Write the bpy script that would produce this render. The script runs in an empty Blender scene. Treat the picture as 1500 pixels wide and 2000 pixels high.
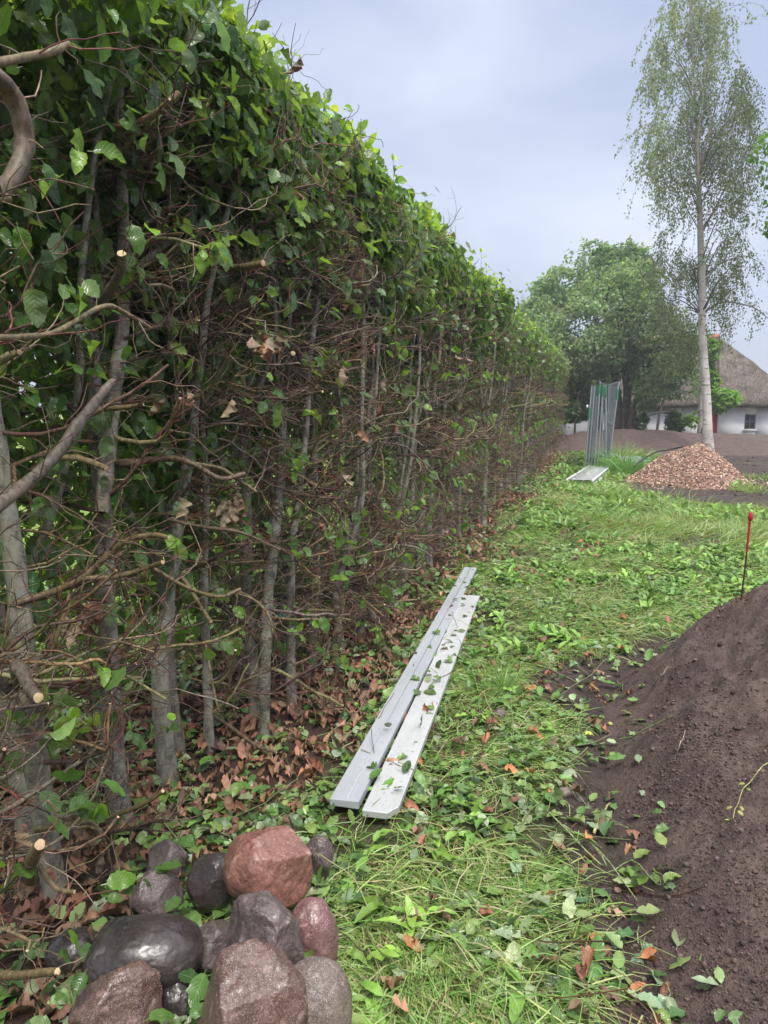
import bpy, bmesh, math, numpy as np
from math import radians, sin, cos, pi
rng = np.random.default_rng(11)
sc = bpy.context.scene

# ------------------------------------------------------------------ camera
H = 1.6
TH = math.atan(205/1444); PH = math.atan(415/1444*math.cos(TH))
cd = bpy.data.cameras.new('camera'); cam = bpy.data.objects.new('camera', cd); sc.collection.objects.link(cam)
cam.location = (0, 0, H); cam.rotation_euler = (pi/2-TH, 0, PH)
cd.sensor_fit = 'VERTICAL'; cd.sensor_height = 36; cd.sensor_width = 27; cd.lens = 1444/2000*36
cd.clip_start = .05; cd.clip_end = 3000
cd.dof.use_dof = True; cd.dof.focus_distance = 3.6; cd.dof.aperture_fstop = 15
sc.camera = cam

# ------------------------------------------------------------------ world, sun, exposure
SUN_EL, SUN_AZ = radians(58), radians(150)      # azimuth measured from +Y towards +X
w = bpy.data.worlds.new('World'); sc.world = w; w.use_nodes = True
nt = w.node_tree; N = nt.nodes; L = nt.links; N.clear()
out = N.new('ShaderNodeOutputWorld'); bg = N.new('ShaderNodeBackground'); bg.inputs['Strength'].default_value = .1
sky = N.new('ShaderNodeTexSky'); sky.sky_type = 'NISHITA'; sky.sun_disc = False
sky.sun_elevation = SUN_EL; sky.sun_rotation = SUN_AZ; sky.air_density = 1.0; sky.dust_density = 3
tc = N.new('ShaderNodeTexCoord'); sep = N.new('ShaderNodeSeparateXYZ'); L.new(tc.outputs['Generated'], sep.inputs[0])
mp = N.new('ShaderNodeMapping'); mp.inputs['Scale'].default_value = (1, 1, 2.2); L.new(tc.outputs['Generated'], mp.inputs[0])
nz = N.new('ShaderNodeTexNoise'); nz.inputs['Scale'].default_value = 3.1; nz.inputs['Detail'].default_value = 4; nz.inputs['Roughness'].default_value = .42
nz.inputs['Distortion'].default_value = .3
L.new(mp.outputs[0], nz.inputs['Vector'])
cr = N.new('ShaderNodeValToRGB'); L.new(nz.outputs['Fac'], cr.inputs[0])
cr.color_ramp.elements[0].position = .38; cr.color_ramp.elements[0].color = (3.0, 3.5, 4.8, 1)
cr.color_ramp.elements[1].position = .70; cr.color_ramp.elements[1].color = (4.8, 5.2, 6.1, 1)
# an overcast sky is brightest overhead
zr = N.new('ShaderNodeMapRange'); zr.inputs[1].default_value = .46; zr.inputs[2].default_value = 1.0
zr.inputs[3].default_value = 0.0; zr.inputs[4].default_value = 1.0; L.new(sep.outputs['Z'], zr.inputs[0])
up = N.new('ShaderNodeMix'); up.data_type = 'RGBA'; L.new(zr.outputs[0], up.inputs['Factor'])
L.new(cr.outputs[0], up.inputs['A']); up.inputs['B'].default_value = (17.5, 17.2, 17.0, 1)
mx = N.new('ShaderNodeMix'); mx.data_type = 'RGBA'; mx.inputs['Factor'].default_value = .93
L.new(sky.outputs[0], mx.inputs['A']); L.new(up.outputs['Result'], mx.inputs['B'])
L.new(mx.outputs['Result'], bg.inputs['Color']); L.new(bg.outputs[0], out.inputs[0])
sd = bpy.data.lights.new('sun', 'SUN'); sd.energy = 2.0; sd.angle = radians(14); sd.color = (1, .96, .9)
so = bpy.data.objects.new('sun', sd); sc.collection.objects.link(so)
so.rotation_euler = (pi/2-SUN_EL, 0, pi-SUN_AZ)
sc.view_settings.view_transform = 'Standard'; sc.view_settings.look = 'None'
sc.view_settings.exposure = 0.84; sc.view_settings.gamma = 1
sc.cycles.max_bounces = 6; sc.cycles.diffuse_bounces = 3; sc.cycles.glossy_bounces = 2
sc.cycles.transmission_bounces = 3; sc.cycles.transparent_max_bounces = 4; sc.cycles.use_denoising = True
sc.cycles.caustics_reflective = False; sc.cycles.caustics_refractive = False

# ------------------------------------------------------------------ view rays (to read places off the photograph)
_f = np.array([-sin(PH)*cos(TH), cos(PH)*cos(TH), -sin(TH)]); _r = np.array([cos(PH), sin(PH), 0]); _u = np.cross(_r, _f)
CAM = np.array([0, 0, H])
def ray(x, y): return _f*1444+_r*(x-750)+_u*(1000-y)
def G(x, y, z=0.): d = ray(x, y); return CAM+d*(z-H)/d[2]
def PX(x, y, X): d = ray(x, y); return CAM+d*X/d[0]
def PY(x, y, Y): d = ray(x, y); return CAM+d*Y/d[1]

# ------------------------------------------------------------------ noise
def _h(ix, iy, iz, s):
    n = (ix*374761393+iy*668265263+iz*2147483647 % 1000003+s*974634777) & 0xffffffff
    n = ((n ^ (n >> 13))*1274126177) & 0xffffffff
    return ((n ^ (n >> 16)) & 0xffff)/65535.
def vn(P, f=1., s=0):
    P = np.asarray(P, float)*f; i = np.floor(P).astype(np.int64); t = P-i; t = t*t*(3-2*t); r = 0
    for a in (0, 1):
        for b in (0, 1):
            for c in (0, 1):
                wgt = (t[..., 0] if a else 1-t[..., 0])*(t[..., 1] if b else 1-t[..., 1])*(t[..., 2] if c else 1-t[..., 2])
                r = r+wgt*_h(i[..., 0]+a, i[..., 1]+b, (i[..., 2]+c)*7919, s)
    return r*2-1
def fbm(P, f=1., o=4, s=0, g=.5):
    r = 0; a = 1.
    for k in range(o): r = r+a*vn(P, f*2**k, s+k*17); a *= g
    return r
def xyz(x, y, z=0): return np.stack([x, y, np.zeros_like(x)+z], -1)
def nrm(v): return v/np.maximum(np.linalg.norm(v, axis=-1, keepdims=True), 1e-9)

# ------------------------------------------------------------------ objects and tags
def tag(o, label=None, cat=None, group=None, kind=None):
    if label: o['label'] = label
    if cat: o['category'] = cat
    if group: o['group'] = group
    if kind: o['kind'] = kind
    return o
def empty(name, loc=(0, 0, 0), rz=0):
    o = bpy.data.objects.new(name, None); sc.collection.objects.link(o); o.location = loc; o.rotation_euler = (0, 0, rz)
    o.empty_display_size = .1
    return o
class Acc:
    def __init__(s): s.V = []; s.F = {3: [], 4: []}; s.M = {3: [], 4: []}; s.C = []; s.U = []; s.n = 0
    def add(s, V, F, col, uv=None, mi=0):
        V = np.asarray(V, float).reshape(-1, 3); n = len(V)
        if n == 0: return
        col = np.broadcast_to(np.asarray(col, float), (n, 3))
        s.V.append(V); s.C.append(col); s.U.append(np.zeros((n, 3)) if uv is None else uv)
        for f in (F if isinstance(F, (list, tuple)) else [F]):
            f = np.asarray(f, np.int64)
            if len(f): s.F[f.shape[1]].append(f+s.n); s.M[f.shape[1]].append(np.full(len(f), mi))
        s.n += n
    def build(s, name, mats, parent=None, smooth=True, link=True, origin=None):
        if not isinstance(mats, (list, tuple)): mats = [mats]
        V = np.concatenate(s.V); C = np.concatenate(s.C); U = np.concatenate(s.U)
        if origin is not None: V = V-np.asarray(origin)
        f3 = np.concatenate(s.F[3]) if s.F[3] else np.zeros((0, 3), int); f4 = np.concatenate(s.F[4]) if s.F[4] else np.zeros((0, 4), int)
        mi = np.concatenate(s.M[3]+s.M[4])
        me = bpy.data.meshes.new(name); me.vertices.add(len(V)); me.vertices.foreach_set('co', V.astype(np.float32).ravel())
        lp = np.concatenate([f3.ravel(), f4.ravel()]); me.loops.add(len(lp)); me.loops.foreach_set('vertex_index', lp.astype(np.int32))
        st = np.concatenate([np.arange(len(f3))*3, len(f3)*3+np.arange(len(f4))*4]); me.polygons.add(len(st))
        me.polygons.foreach_set('loop_start', st.astype(np.int32)); me.polygons.foreach_set('material_index', mi.astype(np.int32))
        me.update(calc_edges=True)
        me.polygons.foreach_set('use_smooth', np.full(len(st), smooth))
        a = me.attributes.new('col', 'FLOAT_COLOR', 'POINT'); a.data.foreach_set('color', np.c_[C, np.ones(len(C))].astype(np.float32).ravel())
        a = me.attributes.new('uvp', 'FLOAT_VECTOR', 'POINT'); a.data.foreach_set('vector', U.astype(np.float32).ravel())
        for m in mats: me.materials.append(m)
        o = bpy.data.objects.new(name, me)
        if link: sc.collection.objects.link(o)
        if parent is not None: o.parent = parent
        return o
def box(acc, c, s, col=(1, 1, 1), R=None, mi=0):
    V = np.array([[x, y, z] for x in (-.5, .5) for y in (-.5, .5) for z in (-.5, .5)])*np.asarray(s)
    if R is not None: V = V@np.asarray(R).T
    acc.add(V+np.asarray(c), np.array([[0, 1, 3, 2], [4, 6, 7, 5], [0, 4, 5, 1], [2, 3, 7, 6], [0, 2, 6, 4], [1, 5, 7, 3]]), col, mi=mi)
def bevel(o, wd=.004, seg=2):
    m = o.modifiers.new('bevel', 'BEVEL'); m.width = wd; m.segments = seg; m.limit_method = 'ANGLE'; m.angle_limit = radians(40); return o

def tubes(acc, P, R, S=5, col=(.1, .08, .06), tip=None, mi=0, tmi=None, rough=0., flute=0.):
    """P (N,K,3) paths, R (N,K) radii."""
    P = np.asarray(P, float); R = np.asarray(R, float); n, K, _ = P.shape
    T = nrm(np.gradient(P, axis=1)); tm = nrm(P[:, -1]-P[:, 0])
    ref = np.where(np.abs(tm[:, 2:3]) > .75, np.array([[1., 0, 0]]), np.array([[0, 0, 1.]]))[:, None, :]
    A = nrm(np.cross(T, ref)); B = np.cross(T, A)
    a = np.arange(S)*2*pi/S
    rr = R[:, :, None, None]*np.ones((1, 1, S, 1))
    if rough: rr = rr*(1+rough*rng.uniform(-1, 1, (n, K, S, 1)))
    if flute:
        ph0 = rng.uniform(0, 6, (n, 1, 1, 1)); kk = np.arange(K)[None, :, None, None]; aa = a[None, None, :, None]
        rr = rr*(1+flute*np.sin(2*aa+ph0+kk*.13)+flute*.6*np.sin(3*aa+2*ph0-kk*.21)+flute*.5*np.sin(kk*.9+ph0+aa))
        for _ in range(3): kc = rng.integers(2, K-1); ac = rng.uniform(0, 6.28); rr = rr*(1+.28*np.exp(-((kk-kc)/1.1)**2)*np.exp(-(1-np.cos(aa-ac))*3))
    V = P[:, :, None, :]+rr*(np.cos(a)[None, None, :, None]*A[:, :, None, :]+np.sin(a)[None, None, :, None]*B[:, :, None, :])
    col = np.asarray(col, float)
    if col.ndim == 1: C = np.broadcast_to(col, (n, K, S, 3))
    elif col.ndim == 2: C = np.broadcast_to(col[:, None, None, :], (n, K, S, 3))
    else: C = np.broadcast_to(col[:, :, None, :], (n, K, S, 3))
    b = (np.arange(n)*K*S)[:, None, None]; k = (np.arange(K-1)*S)[None, :, None]; j = np.arange(S)[None, None, :]; j2 = (j+1) % S
    F = np.stack([b+k+j, b+k+j2, b+k+S+j2, b+k+S+j], -1).reshape(-1, 4)
    U = np.zeros((n, K, S, 3)); U[..., 0] = np.arange(S)/S; U[..., 1] = np.arange(K)[None, :, None]/K
    acc.add(V.reshape(-1, 3), F, C.reshape(-1, 3), U.reshape(-1, 3), mi)
    if tip is not None:
        E = V[:, -1]+T[:, -1][:, None]*.0004; c = P[:, -1]+T[:, -1]*(R[:, -1]*.25+.0004)[:, None]
        V2 = np.concatenate([E, c[:, None]], 1); bb = (np.arange(n)*(S+1))[:, None]; jj = np.arange(S)[None]
        F2 = np.stack([bb+jj, bb+(jj+1) % S, bb+S+0*jj], -1).reshape(-1, 3)
        t = np.asarray(tip, float); t = np.broadcast_to(t if t.ndim == 1 else t[:, None, :], (n, S+1, 3))
        acc.add(V2.reshape(-1, 3), F2, t.reshape(-1, 3), None, mi if tmi is None else tmi)
def walk(p0, d0, ln, K=6, wig=.3, bias=(0, 0, 0), smooth=.0):
    n = len(p0); P = np.zeros((n, K, 3)); P[:, 0] = p0; d = nrm(d0); st = (np.asarray(ln)/(K-1)).reshape(-1, 1); bias = np.asarray(bias, float)
    for k in range(1, K):
        d = nrm(d+rng.normal(0, wig, (n, 3))+bias); P[:, k] = P[:, k-1]+d*st
    return P
def resample(pts, K):
    pts = np.asarray(pts, float); n = len(pts)
    p = np.vstack([2*pts[0]-pts[1], pts, 2*pts[-1]-pts[-2]]); t = np.linspace(0, n-1-1e-6, K); i = t.astype(int); f = (t-i)[:, None]
    a, b, c, d = p[i], p[i+1], p[i+2], p[i+3]
    return .5*((2*b)+(-a+c)*f+(2*a-5*b+4*c-d)*f**2+(-a+3*b-3*c+d)*f**3)

# ------------------------------------------------------------------ leaves
def leaf_tpl(lod, fold, curl, wav, seed, w=.62, petiole=True):
    r = np.random.default_rng(seed)
    if lod == 0:
        v = np.array([0, .07, .17, .28, .39, .5, .61, .72, .83, .93, 1.]); wd = np.array([0, .135, .24, .275, .315, .30, .295, .235, .185, .085, 0])/.62*w*np.array([1, .96, 1.05, .95, 1.05, .95, 1.06, .94, 1.07, .9, 1])
    elif lod == 1:
        v = np.array([0, .3, .65, 1.]); wd = np.array([0, .29, .27, 0])/.62*w
    else:
        v = np.array([0, .5, 1.]); wd = np.array([0, .31, 0])/.62*w
    n = len(v); rows = []; uv = []; idx = []
    def zc(u, vv): return fold*abs(u)*1.0-curl*vv*vv+wav*np.sin(vv*15+seed)*(u*.9+abs(u)*1.1)
    for i in range(n):
        if i in (0, n-1): idx.append([len(rows)]); rows.append([0, v[i], zc(0, v[i])]); uv.append([0, v[i], 0])
        else:
            k = len(rows); idx.append([k, k+1, k+2]); jit = 1+r.uniform(-.07, .07)
            for u in (-1, 0, 1):
                x = u*wd[i]*jit; rows.append([x, v[i], zc(x, v[i])]); uv.append([u, v[i], 0])
    F3 = []; F4 = []
    for i in range(n-1):
        a, b = idx[i], idx[i+1]
        if len(a) == 1: F3 += [[a[0], b[1], b[0]], [a[0], b[2], b[1]]]
        elif len(b) == 1: F3 += [[a[0], a[1], b[0]], [a[1], a[2], b[0]]]
        else: F4 += [[a[0], a[1], b[1], b[0]], [a[1], a[2], b[2], b[1]]]
    if petiole and lod == 0:
        k = len(rows); rows += [[-.012, -.16, -.02], [.012, -.16, -.02], [.012, .02, 0], [-.012, .02, 0]]; uv += [[0, 0, 1]]*4; F4.append([k, k+1, k+2, k+3])
    return np.array(rows), np.array(F3).reshape(-1, 3), np.array(F4).reshape(-1, 4), np.array(uv, float)
TP = {}
for lod in (0, 1, 2):
    TP['fresh', lod] = [leaf_tpl(lod, f, c, wv, i) for i, (f, c, wv) in enumerate([(.15, .12, .1), (.5, .05, .12), (-.2, .3, .15), (.3, -.12, .1), (.8, .25, .2), (.1, .4, .2)])]
    TP['dry', lod] = [leaf_tpl(lod, f, c, wv, i+20, w=.5) for i, (f, c, wv) in enumerate([(1.2, .5, .5), (.8, -.5, .6), (1.6, .3, .4), (-1., .4, .6)])]
    TP['weed', lod] = [leaf_tpl(lod, f, c, wv, i+40, w=.36) for i, (f, c, wv) in enumerate([(.4, .45, .2), (.3, .2, .25), (.6, .6, .15)])]
    TP['small', lod] = [leaf_tpl(lod, f, c, 0, i+60, w=.7, petiole=False) for i, (f, c) in enumerate([(.3, .2), (-.1, .3)])]
def leaves(acc, pos, tip, nor, size, col, kind='fresh', lod=0, mi=0):
    pos = np.asarray(pos, float); n = len(pos)
    if n == 0: return
    t = nrm(tip); s = nrm(np.cross(t, nor)); nn = np.cross(s, t); size = np.broadcast_to(np.asarray(size, float), (n,))
    tp = TP[kind, lod]; which = rng.integers(0, len(tp), n); col = np.broadcast_to(np.asarray(col, float), (n, 3))
    for k, (V, F3, F4, uv) in enumerate(tp):
        m = which == k; c = m.sum()
        if not c: continue
        W = pos[m][:, None]+size[m][:, None, None]*(V[None, :, 0:1]*s[m][:, None]+V[None, :, 1:2]*t[m][:, None]+V[None, :, 2:3]*nn[m][:, None])
        b = (np.arange(c)*len(V))[:, None, None]
        C = np.repeat(col[m][:, None], len(V), 1)
        U = np.tile(uv, (c, 1, 1)).astype(float); U[..., 2] = U[..., 2]+0.01*rng.random((c, 1))
        acc.add(W.reshape(-1, 3), [(F3[None]+b).reshape(-1, 3), (F4[None]+b).reshape(-1, 4)] if len(F4) else [(F3[None]+b).reshape(-1, 3)], C.reshape(-1, 3), U.reshape(-1, 3), mi)
def blades(acc, pos, dirs, ln, wd, col, K=4, droop=.5, wig=.15):
    n = len(pos); P = walk(pos, dirs, ln, K, wig, (0, 0, -droop*.3)); T = nrm(np.gradient(P, axis=1))
    sd_ = nrm(np.cross(T, rng.normal(0, 1, (n, 1, 3))+np.array([0, 0, 1.2]))); t = np.linspace(0, 1, K)
    W = (np.asarray(wd).reshape(-1, 1)*(1-t[None]**2*.92)*.5)[..., None]*sd_
    V = np.stack([P-W, P+W], 2); b = (np.arange(n)*K*2)[:, None]; k = (np.arange(K-1)*2)[None]
    F = np.stack([b+k, b+k+1, b+k+3, b+k+2], -1).reshape(-1, 4)
    C = np.repeat(np.asarray(col).reshape(n, 1, 3), K*2, 1)
    acc.add(V.reshape(-1, 3), F, C.reshape(-1, 3))
def pick(cols, n, var=.18, p=None):
    c = np.asarray(cols, float)[rng.choice(len(cols), n, p=p)]
    return np.clip(c*(1+rng.normal(0, var, (n, 1)))*(1+rng.normal(0, var*.3, (n, 3))), .004, .9)
def rdir(n, b=(0, 0, 0), k=1.): return nrm(rng.normal(0, k, (n, 3))+np.asarray(b, float))

# ------------------------------------------------------------------ materials
def mat(name, rough=.6, spec=.5):
    m = bpy.data.materials.new(name); m.use_nodes = True; t = m.node_tree; p = t.nodes['Principled BSDF']
    p.inputs['Roughness'].default_value = rough; p.inputs['Specular IOR Level'].default_value = spec
    return m, t, p
def nd(t, ty, **kw):
    n = t.nodes.new(ty)
    for k, v in kw.items():
        if k.startswith('_'): n.inputs[k[1:].replace('_', ' ')].default_value = v
        else: setattr(n, k, v)
    return n
def attr(t, name='col'): return nd(t, 'ShaderNodeAttribute', attribute_name=name)
def math_(t, op, a, b=None):
    n = t.nodes.new('ShaderNodeMath'); n.operation = op
    for i, v in enumerate((a, b)):
        if v is None: continue
        if isinstance(v, (int, float)): n.inputs[i].default_value = v
        else: t.links.new(v, n.inputs[i])
    return n.outputs[0]
def mixc(t, fac, a, b, mode='MIX'):
    n = t.nodes.new('ShaderNodeMix'); n.data_type = 'RGBA'; n.blend_type = mode
    for s, v in (('Factor', fac), ('A', a), ('B', b)):
        if hasattr(v, 'default_value') or hasattr(v, 'is_output'): t.links.new(v, n.inputs[s])
        elif s == 'Factor': n.inputs[s].default_value = v
        else: n.inputs[s].default_value = (*v, 1)
    return n.outputs['Result']
def noise(t, scale, detail=3, rough=.5, coord='Object', sc3=None, dist=0):
    c = nd(t, 'ShaderNodeTexCoord'); n = nd(t, 'ShaderNodeTexNoise', _Scale=scale, _Detail=detail, _Roughness=rough, _Distortion=dist)
    src = c.outputs[coord]
    if sc3: mpp = nd(t, 'ShaderNodeMapping', _Scale=sc3); t.links.new(src, mpp.inputs[0]); src = mpp.outputs[0]
    t.links.new(src, n.inputs['Vector']); return n.outputs['Fac']
def ramp(t, fac, stops):
    n = t.nodes.new('ShaderNodeValToRGB'); e = n.color_ramp.elements
    while len(e) < len(stops): e.new(.5)
    for i, (p, c) in enumerate(stops): e[i].position = p; e[i].color = (*c, 1) if hasattr(c, '__len__') else (c, c, c, 1)
    t.links.new(fac, n.inputs[0]); return n.outputs[0]
def bump(t, p, h, strength=.4, dist=.01):
    b = nd(t, 'ShaderNodeBump', _Strength=strength, _Distance=dist); t.links.new(h, b.inputs['Height']); t.links.new(b.outputs[0], p.inputs['Normal']); return b

def leaf_mat(name, rough=.38, tr=.35, tcol=(1.5, 1.6, .6), veins=True, spec=.5):
    m, t, p = mat(name, rough, spec); a = attr(t).outputs['Color']; col = a
    if veins:
        u = attr(t, 'uvp'); s = nd(t, 'ShaderNodeSeparateXYZ'); t.links.new(u.outputs['Vector'], s.inputs[0])
        au = math_(t, 'ABSOLUTE', s.outputs[0])
        ph = math_(t, 'MULTIPLY', math_(t, 'SUBTRACT', math_(t, 'MULTIPLY', s.outputs[1], 8.), math_(t, 'MULTIPLY', au, 2.2)), 2*pi)
        sn = math_(t, 'SINE', ph)
        v1 = math_(t, 'GREATER_THAN', sn, .95); v2 = math_(t, 'LESS_THAN', au, .07); vv = math_(t, 'MAXIMUM', v1, v2)
        col = mixc(t, math_(t, 'MULTIPLY', vv, .26), a, (.30, .38, .17))
        geo = nd(t, 'ShaderNodeNewGeometry'); col = mixc(t, math_(t, 'MULTIPLY', geo.outputs['Backfacing'], .35), col, (.30, .37, .24))
        n = noise(t, 14, 3, .6); col = mixc(t, .55, col, ramp(t, n, [(.3, .55), (.7, 1.3)]), 'MULTIPLY')
        bump(t, p, sn, .22, .0015)
    t.links.new(col, p.inputs['Base Color'])
    tb = nd(t, 'ShaderNodeBsdfTranslucent'); tc_ = mixc(t, 1., col, tcol, 'MULTIPLY'); t.links.new(tc_, tb.inputs['Color'])
    ms = nd(t, 'ShaderNodeMixShader'); ms.inputs[0].default_value = tr
    t.links.new(p.outputs[0], ms.inputs[1]); t.links.new(tb.outputs[0], ms.inputs[2]); t.links.new(ms.outputs[0], t.nodes['Material Output'].inputs['Surface'])
    return m
def bark_mat(name, scale=40, rough=.7, lichen=.5, bs=.6, light=(.31, .31, .26)):
    m, t, p = mat(name, rough, .35); a = attr(t).outputs['Color']
    n1 = noise(t, scale, 5, .65, sc3=(1, 1, .35)); n2 = noise(t, scale*.35, 3, .6); n3 = noise(t, scale*3, 3, .6, sc3=(.5, .5, 1.6))
    c = mixc(t, .8, a, ramp(t, n1, [(.36, .32), (.64, 1.5)]), 'MULTIPLY')
    c = mixc(t, math_(t, 'MULTIPLY', ramp(t, n2, [(.5, 0.), (.62, 1.)]), lichen), c, light)
    c = mixc(t, math_(t, 'MULTIPLY', ramp(t, n3, [(.55, 0.), (.62, 1.)]), lichen*.75), c, (.36, .36, .31))
    t.links.new(c, p.inputs['Base Color']); bump(t, p, n1, bs, .004); return m
def plain(name, rough=.6, var=.3, scale=20, bs=.2, bd=.003, spec=.5, metal=0., sc3=None):
    m, t, p = mat(name, rough, spec); a = attr(t).outputs['Color']; n = noise(t, scale, 4, .6, sc3=sc3)
    t.links.new(mixc(t, 1., a, ramp(t, n, [(.25, 1-var), (.75, 1+var)]), 'MULTIPLY'), p.inputs['Base Color'])
    p.inputs['Metallic'].default_value = metal
    if bs: bump(t, p, n, bs, bd)
    return m
M = {}
M['leaf'] = leaf_mat('beech_leaf', .27, .40, (1.6, 1.7, .5), spec=.6)
M['litter'] = leaf_mat('fallen_leaf', .3, .2, (1.2, 1.3, .7), spec=.55)
M['dry'] = leaf_mat('dry_leaf', .55, .12, (1.3, .9, .6))
M['grass'] = leaf_mat('grass_blade', .42, .3, (1.3, 1.4, .6), veins=False)
M['tree'] = leaf_mat('tree_leaf', .5, .45, (1.4, 1.5, .6), veins=False, spec=.35)
M['bark'] = bark_mat('beech_bark', 34, .65, .85, 1.)
M['twig'] = bark_mat('twig_bark', 90, .5, .12, .3)
M['cut'] = plain('fresh_cut_wood', .7, .25, 120)
M['bark2'] = bark_mat('tree_bark', 9, .85, .2, .8)
def soil_mat(name, dark=(.066, .045, .043), light=(.17, .122, .105), sc_=1., green=False):
    m, t, p = mat(name, .82, .3)
    n1 = noise(t, 7*sc_, 6, .68); n2 = noise(t, 55*sc_, 5, .7); n3 = noise(t, 190*sc_, 3, .6)
    c = ramp(t, n1, [(.25, dark), (.75, light)]); c = mixc(t, .75, c, ramp(t, n2, [(.3, .6), (.72, 1.35)]), 'MULTIPLY')
    c = mixc(t, ramp(t, n3, [(.70, 0.), (.76, .55)]), c, (.26, .21, .19))
    if green: c = mixc(t, 1., c, attr(t).outputs['Color'], 'MULTIPLY')
    t.links.new(c, p.inputs['Base Color'])
    h = math_(t, 'ADD', math_(t, 'MULTIPLY', n2, 1.), math_(t, 'MULTIPLY', n3, .45)); bump(t, p, h, .85, .02/sc_); return m
M['soil'] = soil_mat('soil')
M['ground'] = soil_mat('ground_earth', (.035, .026, .022), (.095, .07, .062), green=True)
M['metal'] = plain('galvanised_steel', .42, .2, 30, .05, .001, metal=.75)
M['dullmetal'] = plain('dull_aluminium_section', .65, .25, 12, .1, .001, metal=.15)
M['paint'] = plain('coated_metal', .45, .15, 30, 0)

# ------------------------------------------------------------------ terrain heights
def gz(x, y):
    x = np.asarray(x, float); y = np.asarray(y, float)
    P = xyz(x, y); near = np.clip(1-(np.hypot(x, y)-10)/20, .15, 1)
    return fbm(P, .7, 3, 3)*.022+fbm(P, 5, 3, 9)*.010*near
def heap(x, y):
    """height of the soil heap above z=0 (negative outside)"""
    P = xyz(x, y); wob = fbm(P, 1.1, 3, 21)*.10
    toe = np.interp(y, [0, 1.6, 2.4, 3.3, 4.0, 4.6, 5.2], [.36, .30, .22, .12, .13, .26, .55])
    d1 = x-toe+wob; d2 = (5.25+.62*(x-.4)-y)*.85+wob
    k = .25; h = np.clip(.5+.5*(d2-d1)/k, 0, 1); d = d2*(1-h)+d1*h-k*h*(1-h)
    dd = np.maximum(d, 0); z = 1.22*(1-np.exp(-(dd/.92)**1.22))
    rough = fbm(P, 3.2, 4, 5)*.05+(.5-np.abs(fbm(P, 7, 3, 8)))*.035+fbm(P, 24, 3, 14, .6)*.0075+np.maximum(fbm(P, 11, 2, 15)-.35, 0)*.03
    return np.where(d > 0, z+rough*np.clip(dd*3, 0, 1)-.004, d*.5-.01)
def bank(x, y):
    P = xyz(x, y); top = np.interp(x, [-3.2, -1.6, -.6, 1, 4, 8, 20], [0, .25, .66, .80, .66, .56, .5])
    yc = 29.2+.02*x; s = np.where(y < yc, (y-26.4)/(yc-26.4), (33.6-y)/(33.6-yc))
    s = np.clip(s, -.2, 1); h = np.where(s > 0, s*s*(3-2*s), s*.3)
    return h*(top+fbm(P, .8, 3, 31)*.07)+fbm(P, 3, 3, 33)*.035*(s > 0)-.02
CH = PY(1366, 862, 17.3)
def chip(x, y):
    P = xyz(x, y); dx = (x-CH[0]); dy = (y-17.35)
    ang = np.arctan2(dy, dx); rr = np.hypot(dx/np.where(dx < 0, 1.36, .95), dy/1.75)*(1+.07*np.sin(ang*3+1)+.05*np.sin(ang*5))
    return (CH[2]-.03)*np.clip(1-rr, -.1, 1)**1.0+fbm(P, 3, 3, 41)*.05*np.clip((1-rr)*4, 0, 1) if False else np.where(rr < 1, (CH[2]-.02)*(1-rr**1.15)+fbm(P, 2.2, 3, 41)*.06*np.clip((1-rr)*4, 0, 1), -.05)
def top(x, y): return np.maximum(np.maximum(gz(x, y), heap(x, y)), np.maximum(bank(x, y), chip(x, y)))
_by = [0, 1.5, 2.0, 2.6, 3.2, 3.8, 4.3, 4.75, 5.2, 5.8, 6.5, 8, 11.6, 12.3, 12.9, 13.8, 15.7, 17.8, 18.6, 22, 24.2, 25.2, 28]
_bx = [.10, .06, .0, -.06, -.10, -.22, -.30, -.05, .15, .9, 2.4, 12, 12, 2.7, 1.8, 1.1, .45, .6, 1.9, 2.3, 1.6, .2, -1.2]
def green(x, y):
    P = xyz(x, y); wb = fbm(P, 1.6, 3, 51)*.16*np.clip(y/4, .6, 2)
    g = np.clip((np.interp(y, _by, _bx)-x+wb)/.18+.5, 0, 1)
    for (px, py, r) in ((1462, 958, .3), (1490, 937, .4), (1470, 905, .3)):
        q = G(px, py); g = np.maximum(g, np.clip(1.3-np.hypot(x-q[0], (y-q[1])*.5)/r, 0, 1)*.8)
    return g
def brown(x, y):
    P = xyz(x, y); return np.clip((-1.12+.1*np.clip((y-3)/8, 0, 1)-x+fbm(P, 1.5, 3, 61)*.28)/.35+.5, 0, 1)*np.clip((x+3.2)/.5, 0, 1)

# ------------------------------------------------------------------ ground
def axis(lo, hi, fine, cells):
    return np.unique(np.concatenate([np.arange(a, b, s) for a, b, s in cells]+[[lo, hi]]))
def grid_mesh(name, xs, ys, fn, m, colfn=None, **kw):
    X, Y = np.meshgrid(xs, ys, indexing='ij'); Z = fn(X, Y); nx, ny = X.shape
    i = np.arange(nx-1)[:, None]*ny+np.arange(ny-1)[None]
    F = np.stack([i, i+ny, i+ny+1, i+1], -1).reshape(-1, 4)
    C = np.ones((nx*ny, 3)) if colfn is None else colfn(X, Y).reshape(-1, 3)
    a = Acc(); a.add(np.stack([X, Y, Z], -1).reshape(-1, 3), F, C)
    if kw.get('keep') is not None:
        zz = Z.ravel(); f = a.F[4][0]; ok = (zz[f] > kw['keep']).any(1); a.F[4] = [f[ok]]; a.M[4] = [a.M[4][0][ok]]
    return a.build(name, m)
xs = axis(-600, 600, 0, [(-60, -8, 4), (-8, -3, .3), (-3, 2.5, .025), (2.5, 8, .12), (8, 30, .8), (30, 600, 40)]); xs = np.unique(np.r_[np.arange(-600, -60, 40), xs])
ys = axis(-600, 900, 0, [(-600, -10, 60), (-10, 1, .5), (1, 8, .025), (8, 20, .06), (20, 45, .3), (45, 120, 4), (120, 900, 40)])
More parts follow.
